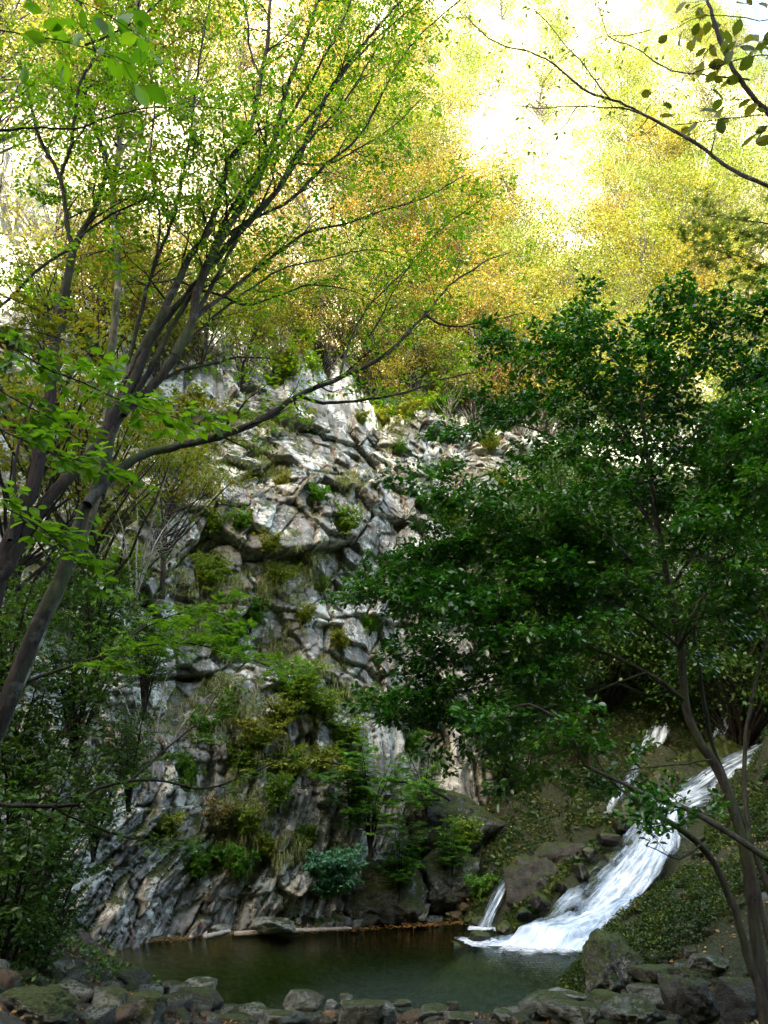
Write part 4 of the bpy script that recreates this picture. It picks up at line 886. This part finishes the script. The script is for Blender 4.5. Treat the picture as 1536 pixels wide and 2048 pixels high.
# ---- upper right branches ---------------------------------------------------
spray('leafy_branch', 'long bare-looking grey branch arching in from the upper right edge', 'branch',
      [([(1640, 410), (1536, 372), (1490, 352), (1450, 330), (1405, 295), (1350, 262), (1300, 236), (1240, 205), (1170, 180), (1110, 130), (1060, 105), (1010, 92), (970, 70), (930, 30)], 5.2, 6.2, 17, 4),
       ([(1350, 266), (1270, 222), (1200, 215), (1150, 212), (1080, 217), (1030, 208), (950, 180)], 5.5, 6.0, 8, 2), ([(1218, 196), (1190, 160), (1160, 120), (1130, 90), (1100, 50), (1060, 10), (1040, -40)], 5.7, 6.2, 6, 2),
       ([(1500, 160), (1420, 150), (1360, 145), (1320, 130), (1270, 95), (1220, 75), (1205, 40), (1195, 0)], 5.2, 5.9, 7, 3), ([(1300, 60), (1260, 70), (1200, 75), (1130, 110), (1090, 160)], 5.6, 6.0, 4, 2), ([(1155, 212), (1120, 260), (1060, 300)], 5.8, 6.1, 4, 2)],
      M['bark_grey'], M['leaf_lime'], 'oval', .05, .35, .16, 41, (4, 5), (6, 9), flat=.2)
spray('leafy_branch', 'branch of large oval toothed leaves in the upper right corner', 'branch',
      [([(1640, 330), (1560, 250), (1480, 160), (1440, 80), (1415, 0), (1400, -60)], 3.6, 3.8, 26, 12), ([(1600, 120), (1520, 110), (1440, 130), (1380, 150), (1330, 180)], 3.6, 3.7, 7, 3), ([(1620, 230), (1520, 230), (1430, 240), (1350, 250)], 3.6, 3.7, 7, 3),
       ([(1600, 30), (1520, 40), (1420, 30), (1340, 60)], 3.6, 3.7, 6, 3)], M['bark_dark'], M['leaf_olive'], 'wide', .1, .22, .1, 42, (7, 7), (14, 14), flat=.3, droop=.35, tilt=.7, t0=.1)
spray('leafy_branch', 'yellow-green maple spray at the right edge above the camellia', 'branch',
      [([(1660, 620), (1580, 560), (1500, 520), (1430, 500), (1380, 480)], 8.5, 8.8, 10, 3), ([(1660, 460), (1560, 450), (1480, 440), (1400, 430)], 8.5, 8.9, 9, 3), ([(1660, 700), (1560, 640), (1470, 620)], 8.4, 8.6, 8, 3)],
      M['bark_dark'], M['leaf_lime'], 'maple', .1, .7, .34, 43, (7, 8), (12, 14), flat=.5, pm=2)

# ------------------------------------------------------------------ hillside trees
def hill_tree(seed, H, crown_r, nclus, nleaf, size, leafm, bark, zlow=.3, flatk=.28):
    """a tree with its foot at the origin; returns (empty, children)"""
    rg = np.random.default_rng(seed); e = bpy.data.objects.new('forest_tree', None); COL.objects.link(e)
    tp = smooth_path(np.array([(0, 0, -1.2), (rg.normal() * .15, rg.normal() * .15, H * .3), (rg.normal() * .5, rg.normal() * .5, H * .62), (rg.normal() * .7, rg.normal() * .7, H * .95)]), 22, rg, .02)
    tr = np.linspace(H * .016, H * .003, 22); bt = Buf(); tube(bt, tp, tr, 8, rg, .2); trunk = bt.build('trunk', bark, e, True)
    lb = Buf(); lf = Buf(); P_, U_, D_ = [], [], []
    for k in range(nclus):
        z = rg.uniform(zlow, 1.0); rr = crown_r * math.sqrt(max(.04, 1 - ((z - .6) / .5) ** 2)); a = rg.uniform(0, 6.283); q = rr * rg.uniform(.35, 1) 
        i = int(np.clip((z - .22) * 21, 3, 20)); p0 = tp[i]; c = np.array([tp[i][0] + math.cos(a) * q, tp[i][1] + math.sin(a) * q, z * H])
        mid = (p0 + c) / 2 + rg.normal(size=3) * .15 + np.array([0, 0, -.1]); path = smooth_path(np.array([p0, mid, c]), 8, rg, .02)
        tube(lb, path, np.linspace(tr[i] * .45, .008, 8), 4)
        sz = rg.uniform(.6, 1.15) * crown_r * .34; n = int(nleaf * (sz / (crown_r * .34)) ** 2)
        g = rg.normal(size=(n, 3)) * np.array([sz, sz, sz * flatk]) * .62; g[:, 2] -= .25 * (g[:, 0] ** 2 + g[:, 1] ** 2) / sz
        P_.append(c + g); U_.append(nrm(np.array([0, 0, 1.]) + rg.normal(size=(n, 3)) * .55)); D_.append(nrm(g + rg.normal(size=(n, 3)) * .4 * sz - np.array([0, 0, .2])))
    p = np.concatenate(P_); leaves(lf, p, np.concatenate(D_), np.concatenate(U_), size * rg.uniform(.6, 1.2, len(p)), 'rhomb', rg.uniform(0, 1, len(p)))
    limbs = lb.build('limbs', bark, e, True); crown = lf.build('crown', leafm, e)
    return e, [trunk, limbs, crown]
KINDS = {
 'gold': (hill_tree(201, 8.5, 2.9, 60, 150, .16, M['leaf_gold'], M['bark_grey']), 'golden yellow tree growing on the sunlit slope above the cliff'),
 'olive': (hill_tree(202, 9.5, 3.0, 64, 150, .16, M['leaf_olive'], M['bark_grey']), 'olive green tree growing on the sunlit slope above the cliff'),
 'lime': (hill_tree(203, 9.0, 3.0, 56, 150, .17, M['leaf_lime'], M['bark_pale']), 'pale lime green tree growing on the sunlit slope above the cliff'),
 'rust': (hill_tree(204, 8.0, 2.6, 56, 160, .15, M['leaf_rust'], M['bark_grey']), 'rusty orange-brown tree growing on the sunlit slope above the cliff'),
 'yellow': (hill_tree(205, 7.0, 2.5, 60, 160, .14, M['leaf_yellow'], M['bark_dark']), 'yellow-green small tree growing on the sunlit slope above the cliff')}
rng = np.random.default_rng(55)
HP = HV.reshape(-1, 3); HPR = proj(HP)
def hill_at(px, py):
    ok = (HPR[:, 2] > 5)
    return HP[np.argmin((HPR[:, 0] - px) ** 2 + (HPR[:, 1] - py) ** 2 + (~ok) * 1e9)]
used = {}
placed = []
def hill_place(kind, p, sc, label=None):
    (e, kids), lab = KINDS[kind]; g = lab.replace(' tree growing', ' trees growing').replace('golden', 'golden')
    if kind not in used:
        used[kind] = 1; e.location = p; e.scale = (sc, sc, sc); e.rotation_euler = (0, 0, rng.uniform(0, 6.28)); tag(e, label or lab, 'tree', g)
    else: copy_thing(e, kids, p, rng.uniform(0, 6.28), sc, label or lab, g)
# (px, py of the foot, kind, scale): deliberately placed crowns first
HT = [(470, 790, 'yellow', .5), (560, 760, 'gold', .45), (880, 800, 'yellow', .75), (760, 790, 'olive', .7), (980, 800, 'gold', .9), (1080, 760, 'gold', .9), (660, 740, 'yellow', .6), (900, 720, 'rust', 1.0), (820, 640, 'rust', 1.0), (300, 800, 'gold', .5), (180, 790, 'gold', .6), (60, 780, 'olive', .6),
      (950, 620, 'olive', .9), (1040, 640, 'lime', .8), (1180, 700, 'olive', 1.0), (1300, 700, 'olive', 1.1), (1420, 690, 'gold', 1.1), (1240, 620, 'gold', 1.0), (1360, 560, 'olive', 1.1), (1480, 560, 'olive', 1.1),
      (760, 560, 'rust', 1.0), (880, 480, 'gold', 1.0), (680, 420, 'olive', 1.1), (800, 380, 'olive', 1.1), (560, 330, 'olive', 1.1), (900, 330, 'gold', 1.1), (640, 260, 'gold', 1.2), (760, 240, 'olive', 1.2),
      (60, 640, 'gold', .8), (140, 560, 'gold', .8), (20, 470, 'olive', 1.0), (200, 330, 'olive', 1.1), (80, 300, 'gold', 1.1), (340, 250, 'olive', 1.1), (460, 200, 'gold', 1.1), (1000, 480, 'lime', .9), (1130, 460, 'lime', .8),
      (1330, 430, 'gold', 1.2), (1450, 420, 'olive', 1.2), (1250, 520, 'gold', 1.0), (1000, 200, 'lime', 1.1), (1120, 190, 'lime', 1.1), (1230, 200, 'lime', 1.2), (1340, 260, 'lime', 1.2), (1480, 260, 'lime', 1.2), (1060, 360, 'lime', .7), (1130, 300, 'lime', .8), (930, 150, 'olive', 1.2), (820, 130, 'gold', 1.2), (700, 110, 'olive', 1.2),
      (580, 90, 'gold', 1.2), (420, 80, 'olive', 1.2), (260, 90, 'gold', 1.2), (100, 100, 'olive', 1.2), (1060, 60, 'lime', 1.2), (1200, 60, 'lime', 1.2), (1380, 90, 'olive', 1.2), (1500, 60, 'lime', 1.2)]
for px, py, kd, sc in HT:
    if px < 640 and 250 < py < 700: continue
    p = hill_at(px + rng.uniform(-15, 15), py); hill_place(kd, tuple(p + np.array([0, 0, -.1])), sc)

GAPS = [(70, 400, 110, 130), (330, 380, 120, 140), (590, 590, 160, 80), (240, 180, 60, 50), (480, 430, 60, 60), (160, 650, 60, 60), (1040, 300, 80, 60), (1150, 420, 40, 50), (700, 330, 40, 50), (1000, 210, 40, 30), (420, 180, 50, 40)]
rng2 = np.random.default_rng(5); pts_done = [(a, b) for a, b, _, _ in HT]
for k in range(1100):
    px, py = rng2.uniform(-60, 1600), rng2.uniform(-60, 900)
    if py > 780 and px < 900: continue
    p = hill_at(px, py); pr = proj(np.array([p + np.array([0, 0, 5.0])]))[0]; rpx = 2.3 / pr[2] * FOC
    if any(((pr[0] - g[0]) / (g[2] + rpx * .6)) ** 2 + ((pr[1] - g[1]) / (g[3] + rpx * .6)) ** 2 < 1 for g in GAPS): continue
    if min((px - a) ** 2 + ((py - b_) * 1.3) ** 2 for a, b_ in pts_done) < (120 if px < 640 else 56) ** 2: continue
    pts_done.append((px, py))
    if px > 1150 and py < 520 or (px > 900 and py < 420): kd = rng2.choice(['lime', 'olive', 'lime'])
    elif 640 < px < 1000 and py > 300: kd = rng2.choice(['rust', 'gold', 'olive', 'rust'])
    else: kd = rng2.choice(['gold', 'olive', 'olive', 'yellow'])
    p = hill_at(px, py); hill_place(str(kd), tuple(p + np.array([0, 0, -.1])), rng2.uniform(.75, 1.15) * (.75 if py > 640 else 1))
# ------------------------------------------------------------------ shrubs, left undergrowth, cliff plants
def shrub(seed, w, h, leafm, bark, shape, size, nst=9, dens=(7, 9), per=18, name='shrub', l2=.35, flat=.2, tilt=.5, leafless=False):
    """bush with its root at the origin"""
    rg = np.random.default_rng(seed); e = bpy.data.objects.new(name, None); COL.objects.link(e)
    st = []
    for k in range(nst):
        a = rg.uniform(0, 6.283); q = rg.uniform(.2, 1) * w * .5; top = np.array([math.cos(a) * q, math.sin(a) * q, h * rg.uniform(.55, 1)])
        pth = smooth_path(np.array([(rg.normal() * .02, rg.normal() * .02, -.15), top * np.array([.35, .35, .5]) + rg.normal(size=3) * .05, top]), 10, rg, .008)
        st.append((pth, np.linspace(h * .012, .003, 10)))
    b1 = Buf()
    for p, r in st: tube(b1, p, r, 6)
    t1 = grow(rg, st, dens[0] / max(h, .3), max(w, h) * .35, (30, 65), .25, flat, .02); t2 = grow(rg, t1, dens[1] / max(h, .3), max(w, h) * .35 * l2, (30, 60), .1, flat, 0, n=4)
    for p, r in t1 + (t2 if leafless else []): tube(b1, p, r, 4)
    kids = [b1.build('stems', bark, e, True)]
    if not leafless:
        b2 = Buf(); leaf_on(rg, b2, t1 + t2, per / max(size * 12, .3), size, shape, tilt, .2); kids.append(b2.build('foliage', leafm, e))
    return e, kids
SHR = {}
def put(key, make, loc, rz, sc, label, cat, group=None, name=None):
    if key not in SHR:
        SHR[key] = make(); e, kids = SHR[key]; e.location = loc; e.rotation_euler = (0, 0, rz); e.scale = (sc,) * 3; tag(e, label, cat, group)
    else:
        e, kids = SHR[key]; e = copy_thing(e, kids, loc, rz, sc, label)
        if group: e['group'] = group
        elif 'group' in e: del e['group']
    return e
mk_dark = lambda: shrub(301, 2.0, 2.0, M['leaf_dark'], M['bark_dark'], 'oval', .07, 11, (14, 16), 21)
mk_dark2 = lambda: shrub(302, 1.8, 2.2, M['leaf_dark'], M['bark_dark'], 'oval', .065, 10, (14, 16), 21)
mk_lime = lambda: shrub(303, .9, .7, M['plant_lime'], M['bark_dark'], 'rhomb', .07, 9, (12, 13), 50, flat=.4, tilt=.3)
mk_yel = lambda: shrub(304, .9, .6, M['plant_yellow'], M['bark_dark'], 'rhomb', .065, 8, (12, 12), 45, flat=.4)
mk_green = lambda: shrub(305, .8, .6, M['plant_green'], M['bark_dark'], 'rhomb', .07, 8, (12, 12), 45)
mk_pink = lambda: shrub(306, .6, .4, M['plant_rust'], M['bark_dark'], 'rhomb', .06, 7, (9, 10), 40)
mk_teal = lambda: shrub(307, 1.0, .8, M['leaf_teal'], M['twig_pale'], 'oval', .075, 12, (14, 14), 60)
mk_maple = lambda: shrub(308, 1.5, 2.2, M['plant_green'], M['bark_dark'], 'maple', .12, 7, (16, 16), 40, flat=.75, tilt=.2)
mk_bare = lambda: shrub(309, 2.2, 1.8, None, M['twig_pale'], 'oval', .05, 7, (8, 8), 10, leafless=True)
def W3(px, py, Y): return tuple(P(px, py, Y))
rg = np.random.default_rng(66)
LB = [(50, 1480, 9.5, 1.0), (170, 1360, 10.5, .9), (270, 1500, 11.5, .7), (90, 1640, 9.5, .9), (20, 1760, 8.8, 1.0), (200, 1600, 11, .65), (20, 1300, 9.5, .9), (100, 1800, 9.8, .75), (60, 1910, 9.4, .6), (300, 1310, 11.5, .7), (60, 1200, 11, .9), (200, 1240, 12, .9)]
LL = ['dense dark shrub at the left edge below the forked trunks', 'dark shrub in the left undergrowth beside the grey maple trunk', 'outermost right shrub of the left undergrowth reaching across the rock face', 'dark shrub just above the low maple branch on the left',
      'shrub at the left edge just below the low maple branch', 'loose dark shrub right of the low maple branch start', 'shrub filling the left edge behind the grey trunk foot', 'dark shrub over the left end of the pool wall', 'lowest shrub of the left undergrowth over the mossy hump', 'small dark shrub under the bright maple fans', 'highest shrub at the left edge behind the trunks', 'dark shrub behind the upper bend of the grey trunk foot']
for i, (px, py, Y, sc) in enumerate(LB):
    p = P(px, py, Y); put('d%d' % (i % 2), (mk_dark, mk_dark2)[i % 2], (p[0], p[1], p[2] - 1.0 * sc), rg.uniform(0, 6), sc, LL[i], 'shrub', 'dark shrubs of the left undergrowth')
# plants on the rock face: (px, py, kind, size)
CL = [(430, 1060, 'lime', .6), (640, 1000, 'green', .7), (690, 1060, 'lime', 1.0), (480, 1050, 'green', .7), (540, 1100, 'yel', .7), (420, 1170, 'lime', 1.0), (560, 1160, 'yel', .8), (700, 1170, 'pink', .7), (610, 1240, 'yel', .7), (500, 1240, 'green', 1.1), (450, 1300, 'green', 1.1), (640, 1180, 'lime', .6),
      (600, 1400, 'lime', 1.2), (560, 1440, 'yel', .9), (650, 1430, 'lime', .8), (590, 1540, 'yel', 1.0), (640, 1530, 'yel', .8), (520, 1480, 'yel', .9), (480, 1530, 'lime', .8), (440, 1640, 'pink', 1.1), (400, 1740, 'green', .9), (480, 1740, 'green', .9), (530, 1700, 'yel', .7), (610, 1690, 'lime', .6),
      (500, 1650, 'yel', .8), (380, 1560, 'green', .9), (330, 1680, 'yel', .9), (560, 1600, 'lime', .8), (350, 1000, 'pink', .9), (330, 940, 'yel', 1.0), (390, 930, 'yel', .8), (300, 1050, 'lime', .9), (760, 1200, 'pink', .7), (740, 1260, 'green', .7), (680, 1290, 'yel', .7), (560, 970, 'yel', .6), (470, 830, 'yel', .9),
      (380, 830, 'yel', 1.1), (300, 860, 'yel', 1.2), (540, 860, 'yel', .7), (800, 900, 'green', .7), (850, 960, 'green', .9), (900, 1050, 'lime', 1.1), (960, 1100, 'lime', 1.2), (900, 1160, 'green', 1.1), (860, 1240, 'green', 1.0), (700, 1480, 'lime', .8), (760, 1420, 'green', .9), (880, 1400, 'green', 1.0), (820, 1500, 'green', .9), (460, 1420, 'lime', .8), (420, 1470, 'green', .8), (250, 1150, 'lime', .9), (220, 1060, 'yel', 1.0), (1000, 980, 'yel', 1.2), (1040, 1080, 'lime', 1.2), (1100, 960, 'yel', 1.3), (980, 900, 'yel', 1.1), (1160, 1040, 'lime', 1.2)]
mk = {'lime': mk_lime, 'yel': mk_yel, 'green': mk_green, 'pink': mk_pink}
cn = {'lime': 'lime green tuft of leaves rooted in a crack of the rock face', 'yel': 'yellowing small bush rooted on a ledge of the rock face', 'green': 'fresh green small bush rooted on a ledge of the rock face', 'pink': 'reddish brown little bush rooted on a ledge of the rock face'}
for px, py, kd, sz in CL:
    p = cliff_at(px, py); put(kd, mk[kd], tuple(p + np.array([0, -.12, -.12])), rg.uniform(0, 6), sz * 1.15, cn[kd], 'bush', cn[kd].replace('tuft', 'tufts').replace('bush', 'bushes'))
rim_lab = 'bush among the many crowding the sunlit rim of the rock face'
for k in range(24):
    s_ = rg.uniform(_sx(-7), _sx(6)); r_ = rg.uniform(.1, 3.5); i_ = np.argmin(np.abs(SS - s_)); j_ = np.argmin(np.abs(RR - r_)); kd = ['lime', 'yel', 'green', 'yel'][int(rg.integers(0, 4))]
    put(kd, mk[kd], tuple(HV[i_, j_] + np.array([0, 0, -.1])), rg.uniform(0, 6), rg.uniform(.9, 1.7), rim_lab, 'bush', 'bushes along the rim')
for k, s_ in enumerate(np.linspace(_sx(-5.5), _sx(5), 15)):
    i_ = np.argmin(np.abs(SS - s_ - rg.uniform(-.3, .3))); p = HV[i_, np.argmin(np.abs(RR - rg.uniform(.2, 2.0)))]
    hill_place(['gold', 'olive', 'rust', 'olive', 'gold'][k % 5], tuple(p + np.array([0, 0, -.15])), rg.uniform(.4, .6))
put('maple', mk_maple, W3(740, 1700, 17.3), 0, 1.0, 'small bright green maple with flat layered fans right of the cliff foot', 'small tree')
put('maple', mk_maple, W3(800, 1790, 17.9), 2, .75, 'smaller layered maple below the bright one, over the far shore', 'small tree')
put('maple', mk_maple, W3(700, 1640, 17.5), 1.2, .8, 'bright green maple tuft leaning out above the two layered maples', 'small tree')
put('maple', mk_maple, W3(850, 1640, 18.6), 3.0, .8, 'small green maple beside the mossy outcrop', 'small tree')
spray('maple_branch', 'bright green flat maple fan at the inner corner of the rock face', 'branch', [([(900, 1600), (840, 1570), (770, 1560), (700, 1545), (640, 1550)], 17.6, 16.9, 9, 3), ([(880, 1600), (820, 1600), (760, 1610), (720, 1630)], 17.6, 17.0, 7, 3)], M['bark_dark'], M['plant_green'], 'maple', .13, .7, .35, 71, (6, 7), (14, 16), flat=.7, t0=.1, pm=2)
spray('maple_branch', 'yellowing maple fan crossing the middle of the rock face above the bright green one', 'branch', [([(740, 1560), (680, 1530), (620, 1520), (560, 1525), (500, 1545)], 16.9, 16.2, 8, 3)], M['bark_dark'], M['plant_yellow'], 'rhomb', .09, .6, .3, 72, (6, 7), (14, 16), flat=.6, t0=.1, pm=2)
put('maple', mk_maple, W3(905, 1745, 18.4), 4.0, .5, 'low green maple sprig in front of the lichen-spotted rock shoulder', 'small tree')
put('green', mk_green, W3(960, 1800, 18.2), 1.0, .8, 'fresh green bush by the water left of the small waterfall', 'bush'); put('lime', mk_lime, W3(930, 1700, 18.9), 1.0, 1.0, 'lime green bush on the mossy slope above the small waterfall', 'bush')
put('teal', mk_teal, W3(668, 1800, 16.8), 0, 1.15, 'rounded bluish green bush hanging over the water at the cliff foot', 'bush')
put('bare', mk_bare, W3(300, 1560, 12.5), 0, 1.0, 'leafless pale twiggy shrub across the lower left of the rock face', 'shrub')
put('bare', mk_bare, W3(270, 1180, 13.0), 1, 1.1, 'leafless pale twiggy shrub on the upper left of the rock face', 'shrub')
# dark trees behind the camellia, on the right slope
RB = [(1020, 1560, 21, 1.3, 'dark evergreen bush on the right slope left of the narrow cascade'), (1150, 1500, 22, 1.5, 'dark evergreen bush on the right slope above the narrow cascade'), (980, 1480, 22, 1.3, 'dark evergreen bush farthest left on the right slope'), (1300, 1430, 23.5, 1.6, 'dark evergreen bush behind the camellia trunk'), (1450, 1400, 24, 1.7, 'dark evergreen bush at the right edge behind the faint cascade'),
      (1100, 1380, 23.5, 1.7, 'tall dark evergreen bush behind the middle of the camellia'), (1250, 1300, 25, 1.8, 'highest dark evergreen bush behind the camellia'), (1400, 1280, 25, 1.8, 'high dark evergreen bush behind the camellia near the right edge'), (1540, 1330, 24, 1.8, 'dark evergreen bush cut by the right edge')]
for i, (px, py, Y, sc, lab) in enumerate(RB):
    p = P(px, py, Y); z = max(float(ground_z(np.array([p[0]]), np.array([min(p[1], 26.)]))[0]), p[2] - 1.2 * sc)
    put('d%d' % (i % 2), (mk_dark, mk_dark2)[i % 2], (p[0], p[1], z - .1), rg.uniform(0, 6), sc, lab, 'bush', 'dark bushes of the right slope')

EV = [(6.2, 23.0, 1.0, 'tall dark evergreen behind the middle of the camellia crown'), (9.3, 21.5, 1.05, 'tall dark evergreen behind the right part of the camellia'), (11.5, 18.5, 1.0, 'dark evergreen standing at the right edge beyond the camellia'), (3.6, 24.2, .8, 'dark evergreen left of the camellia trunk against the rock face'), (8.0, 25.5, 1.1, 'dark evergreen farthest back on the right slope'), (12.5, 23.5, 1.1, 'dark evergreen cut by the right edge far back')]
ev, evk = hill_tree(211, 8.5, 2.6, 70, 330, .13, M['leaf_dark'], M['bark_dark'], zlow=.18)
for i, (x, y, sc, lab) in enumerate(EV):
    z = float(ground_z(np.array([x]), np.array([y]))[0]); z = max(min(z, 9), 1)
    if i == 0: ev.location = (x, y, z); ev.scale = (sc,) * 3; tag(ev, lab, 'tree', 'dark evergreens on the right slope')
    else: copy_thing(ev, evk, (x, y, z), i * 1.3, sc, lab)
sap, sapk = hill_tree(221, 6.5, 2.3, 46, 120, .11, M['leaf_yellow'], M['bark_dark'], zlow=.42, flatk=.16)
sap.name = 'maple_tree'
for i, (px, py, Y, sc, lab) in enumerate([(150, 1330, 13.2, .95, 'airy yellow-green maple against the left end of the rock face'), (10, 1260, 12.0, .95, 'airy yellow-green maple at the left edge behind the dark forked tree'), (330, 1130, 16.2, .62, 'small airy maple growing from the upper left of the rock face')]):
    p = P(px, py, Y)
    if i == 0: sap.location = tuple(p); sap.scale = (sc,) * 3; tag(sap, lab, 'tree', 'airy maples at the left')
    else: copy_thing(sap, sapk, tuple(p), i * 2.1, sc, lab)
# ------------------------------------------------------------------ grass, ground cover, litter (nobody could count these)
def stuff(name, buf, mat, label):
    o = buf.build(name, mat); tag(o, label, kind='stuff'); return o
rg = np.random.default_rng(88); b = Buf()
GR = [(590, 1140, 60, 40), (560, 1180, 60, 30), (420, 1150, 70, 60), (330, 1130, 60, 60), (470, 1180, 50, 40), (520, 850, 50, 30), (590, 830, 40, 40), (800, 850, 30, 40), (540, 930, 40, 30), (500, 1440, 50, 70), (520, 1540, 40, 80), (480, 1620, 50, 60), (440, 1380, 60, 60), (680, 1390, 50, 30), (720, 1400, 40, 30), (250, 1120, 60, 60), (640, 1350, 50, 30), (400, 1240, 40, 40), (560, 1290, 30, 30), (360, 1420, 50, 60), (620, 1120, 40, 30), (700, 960, 40, 30), (420, 960, 50, 30), (480, 1700, 60, 40), (580, 1690, 40, 30)]
for gx, gy, sx_, sy_ in GR:
    for k in range(26):
        c = cliff_at(gx + rg.normal() * sx_ * .6, gy + rg.normal() * sy_ * .6); m_ = 22
        base = c + rg.normal(size=(m_, 3)) * .035 + np.array([0, -.03, 0]); d = nrm(np.array([0, -.7, .3]) + rg.normal(size=(m_, 3)) * np.array([.6, .3, .4])); ln = rg.uniform(.14, .4, m_)
        p1 = base + d * ln[:, None] * .4; p2 = p1 + nrm(d + np.array([0, -.1, -.9])) * ln[:, None] * .35; p3 = p2 + nrm(d * .4 + np.array([0, 0, -1.4])) * ln[:, None] * .45
        wv = nrm(np.cross(d, [0, 1, .3])) * .005
        V = np.stack([base - wv, base + wv, p1 + wv, p1 - wv, p2 + wv * .8, p2 - wv * .8, p3 + wv * .2, p3 - wv * .2], 1).reshape(-1, 3)
        F = (np.arange(m_)[:, None, None] * 8 + np.array([(0, 1, 2, 3), (3, 2, 4, 5), (5, 4, 6, 7)])[None]).reshape(-1, 4); b.add(V, F, np.repeat(rg.uniform(0, 1, m_), 8))
stuff('grass', b, M['grass_pale'], 'pale dry grass hanging in tufts from the ledges of the rock face')
def scatter(buf, n, xr, yr, size, shape, tilt, cond=None, lift=.02, flatk=.5):
    x = rg.uniform(*xr, n); y = rg.uniform(*yr, n); z = ground_z(x, y)
    ok = z > .01
    if cond is not None: ok &= cond(x, y, z)
    x, y, z = x[ok], y[ok], z[ok]; m_ = len(x)
    wfd = np.full(m_, 9.)
    for l in FL + FU + FS + FT + FC:
        ex = 0 if any(l is m_2 for m_2 in FL + FU) else .2
        for q in interp_line(l, 14): wfd = np.minimum(wfd, np.hypot(x - q[0], y - q[1]) + ex)
    k = wfd > .32; x, y, z = x[k], y[k], z[k]; m_ = len(x)
    h = .05; gx = (ground_z(x + h, y) - z) / h; gy = (ground_z(x, y + h) - z) / h; up = nrm(np.stack([-gx, -gy, np.ones(m_)], 1))
    u = nrm(up + rg.normal(size=(m_, 3)) * tilt); d = rg.normal(size=(m_, 3)); d[:, 2] *= flatk
    leaves(buf, np.stack([x, y, z], 1) + up * lift * rg.uniform(.3, 2, (m_, 1)), nrm(d), u, size * rg.uniform(.5, 1.3, m_), shape, rg.uniform(0, 1, m_))
nz = lambda x, y, z: vnoise(x * 1.4, y * 1.4, x * 0, 5) + .5 * vnoise(x * 5, y * 5, x * 0, 6)
b = Buf(); scatter(b, 260000, (1.2, 9), (15, 25), .045, 'rhomb', 1.0, lambda x, y, z: nz(x, y, z) > -.75, .03); scatter(b, 230000, (1.8, 7.5), (10.6, 18), .042, 'rhomb', .9, lambda x, y, z: nz(x, y, z) > -.4, .05); scatter(b, 14000, (1.0, 9), (15, 25), .11, 'oval', .9, lambda x, y, z: nz(x + 9, y, z) > .0, .1); stuff('ground_cover', b, M['moss_leaf'], 'moss and tiny plants covering the right bank and the slope by the falls')
b = Buf(); scatter(b, 40000, (-9, -1.8), (7.2, 15), .055, 'rhomb', .8, lambda x, y, z: (nz(x, y, z) > -.1) & (x < -3.1 + nz(y, x, z) * .8), .05); stuff('undergrowth', b, M['leaf_dark'], 'low green undergrowth on the shaded left bank')
b = Buf(); scatter(b, 9000, (-5, 6), (7, 13), .05, 'rhomb', .35, None, .008); scatter(b, 6000, (-5, 2.5), (15, 20), .07, 'rhomb', .35, lambda x, y, z: z < .5, .008); scatter(b, 3000, (2, 8), (12, 22), .055, 'rhomb', .4, None, .05)
# leaves floating in a line along the far shore
fa, fb = PZ(300, 1885), PZ(930, 1845)
n_ = 1500; t = rg.uniform(0, 1, n_); q = PZ(430, 1874)[None] * 0 + np.stack([np.interp(t, [0, .3, .65, 1], [PZ(270, 1889)[k], PZ(440, 1872)[k], PZ(700, 1862)[k], PZ(930, 1848)[k]][0:4]) for k in range(3)], 1)
q[:, 1] += np.abs(rg.normal(size=n_)) * .22 - .05 - .12 * (rg.uniform(size=n_) < .25); q[:, 0] += rg.normal(size=n_) * .05; q[:, 2] = .008 + rg.uniform(0, .02, n_)
leaves(b, q, rg.normal(size=(n_, 3)) * np.array([1, 1, .1]), nrm(np.array([0, 0, 1.]) + rg.normal(size=(n_, 3)) * .2), .07 * rg.uniform(.5, 1.2, n_), 'rhomb', rg.uniform(0, 1, n_))
stuff('fallen_leaves', b, M['litter'], 'orange and brown fallen leaves on the banks and drifted along the far shore')

# ------------------------------------------------------------------ driftwood
def log(name, a, bq, r, mat, label, cat='log'):
    rg2 = np.random.default_rng(int(abs(a[0]) * 1000)); p = smooth_path(np.array([a, (a + bq) / 2 + rg2.normal(size=3) * .03, bq]), 24, rg2, .004); c = p[0].copy(); bb = Buf(); rr = np.linspace(r, r * .6, 24); rr[0] *= .5; rr[-1] *= .3
    tube(bb, p - c, rr, 10, rg2, .25); o = bb.build(name, mat, None, True); o.location = c; tag(o, label, cat); return o
log('floating_log', PZ(468, 1868, .03), PZ(705, 1857, .03), .055, M['twig_pale'], 'long pale log floating along the foot of the cliff')
log('driftwood', P(205, 1985, 10.3), P(290, 1992, 10.4), .035, M['twig_pale'], 'short pale driftwood stick lying on the left bank stones', 'stick')
log('driftwood', P(410, 1874, 15.6), P(462, 1862, 15.8), .05, M['twig_pale'], 'stubby pale driftwood piece at the left end of the floating log', 'stick')
log('fallen_log', P(790, 1850, 18.2), P(832, 1808, 18.6), .06, M['bark_camellia'], 'brown stub of log leaning on the far shore rocks', 'log')
log('fallen_branch', P(0, 2030, 8.9), P(32, 2000, 9.0), .03, M['brown_rock'], 'orange-brown broken branch in the bottom left corner', 'stick')
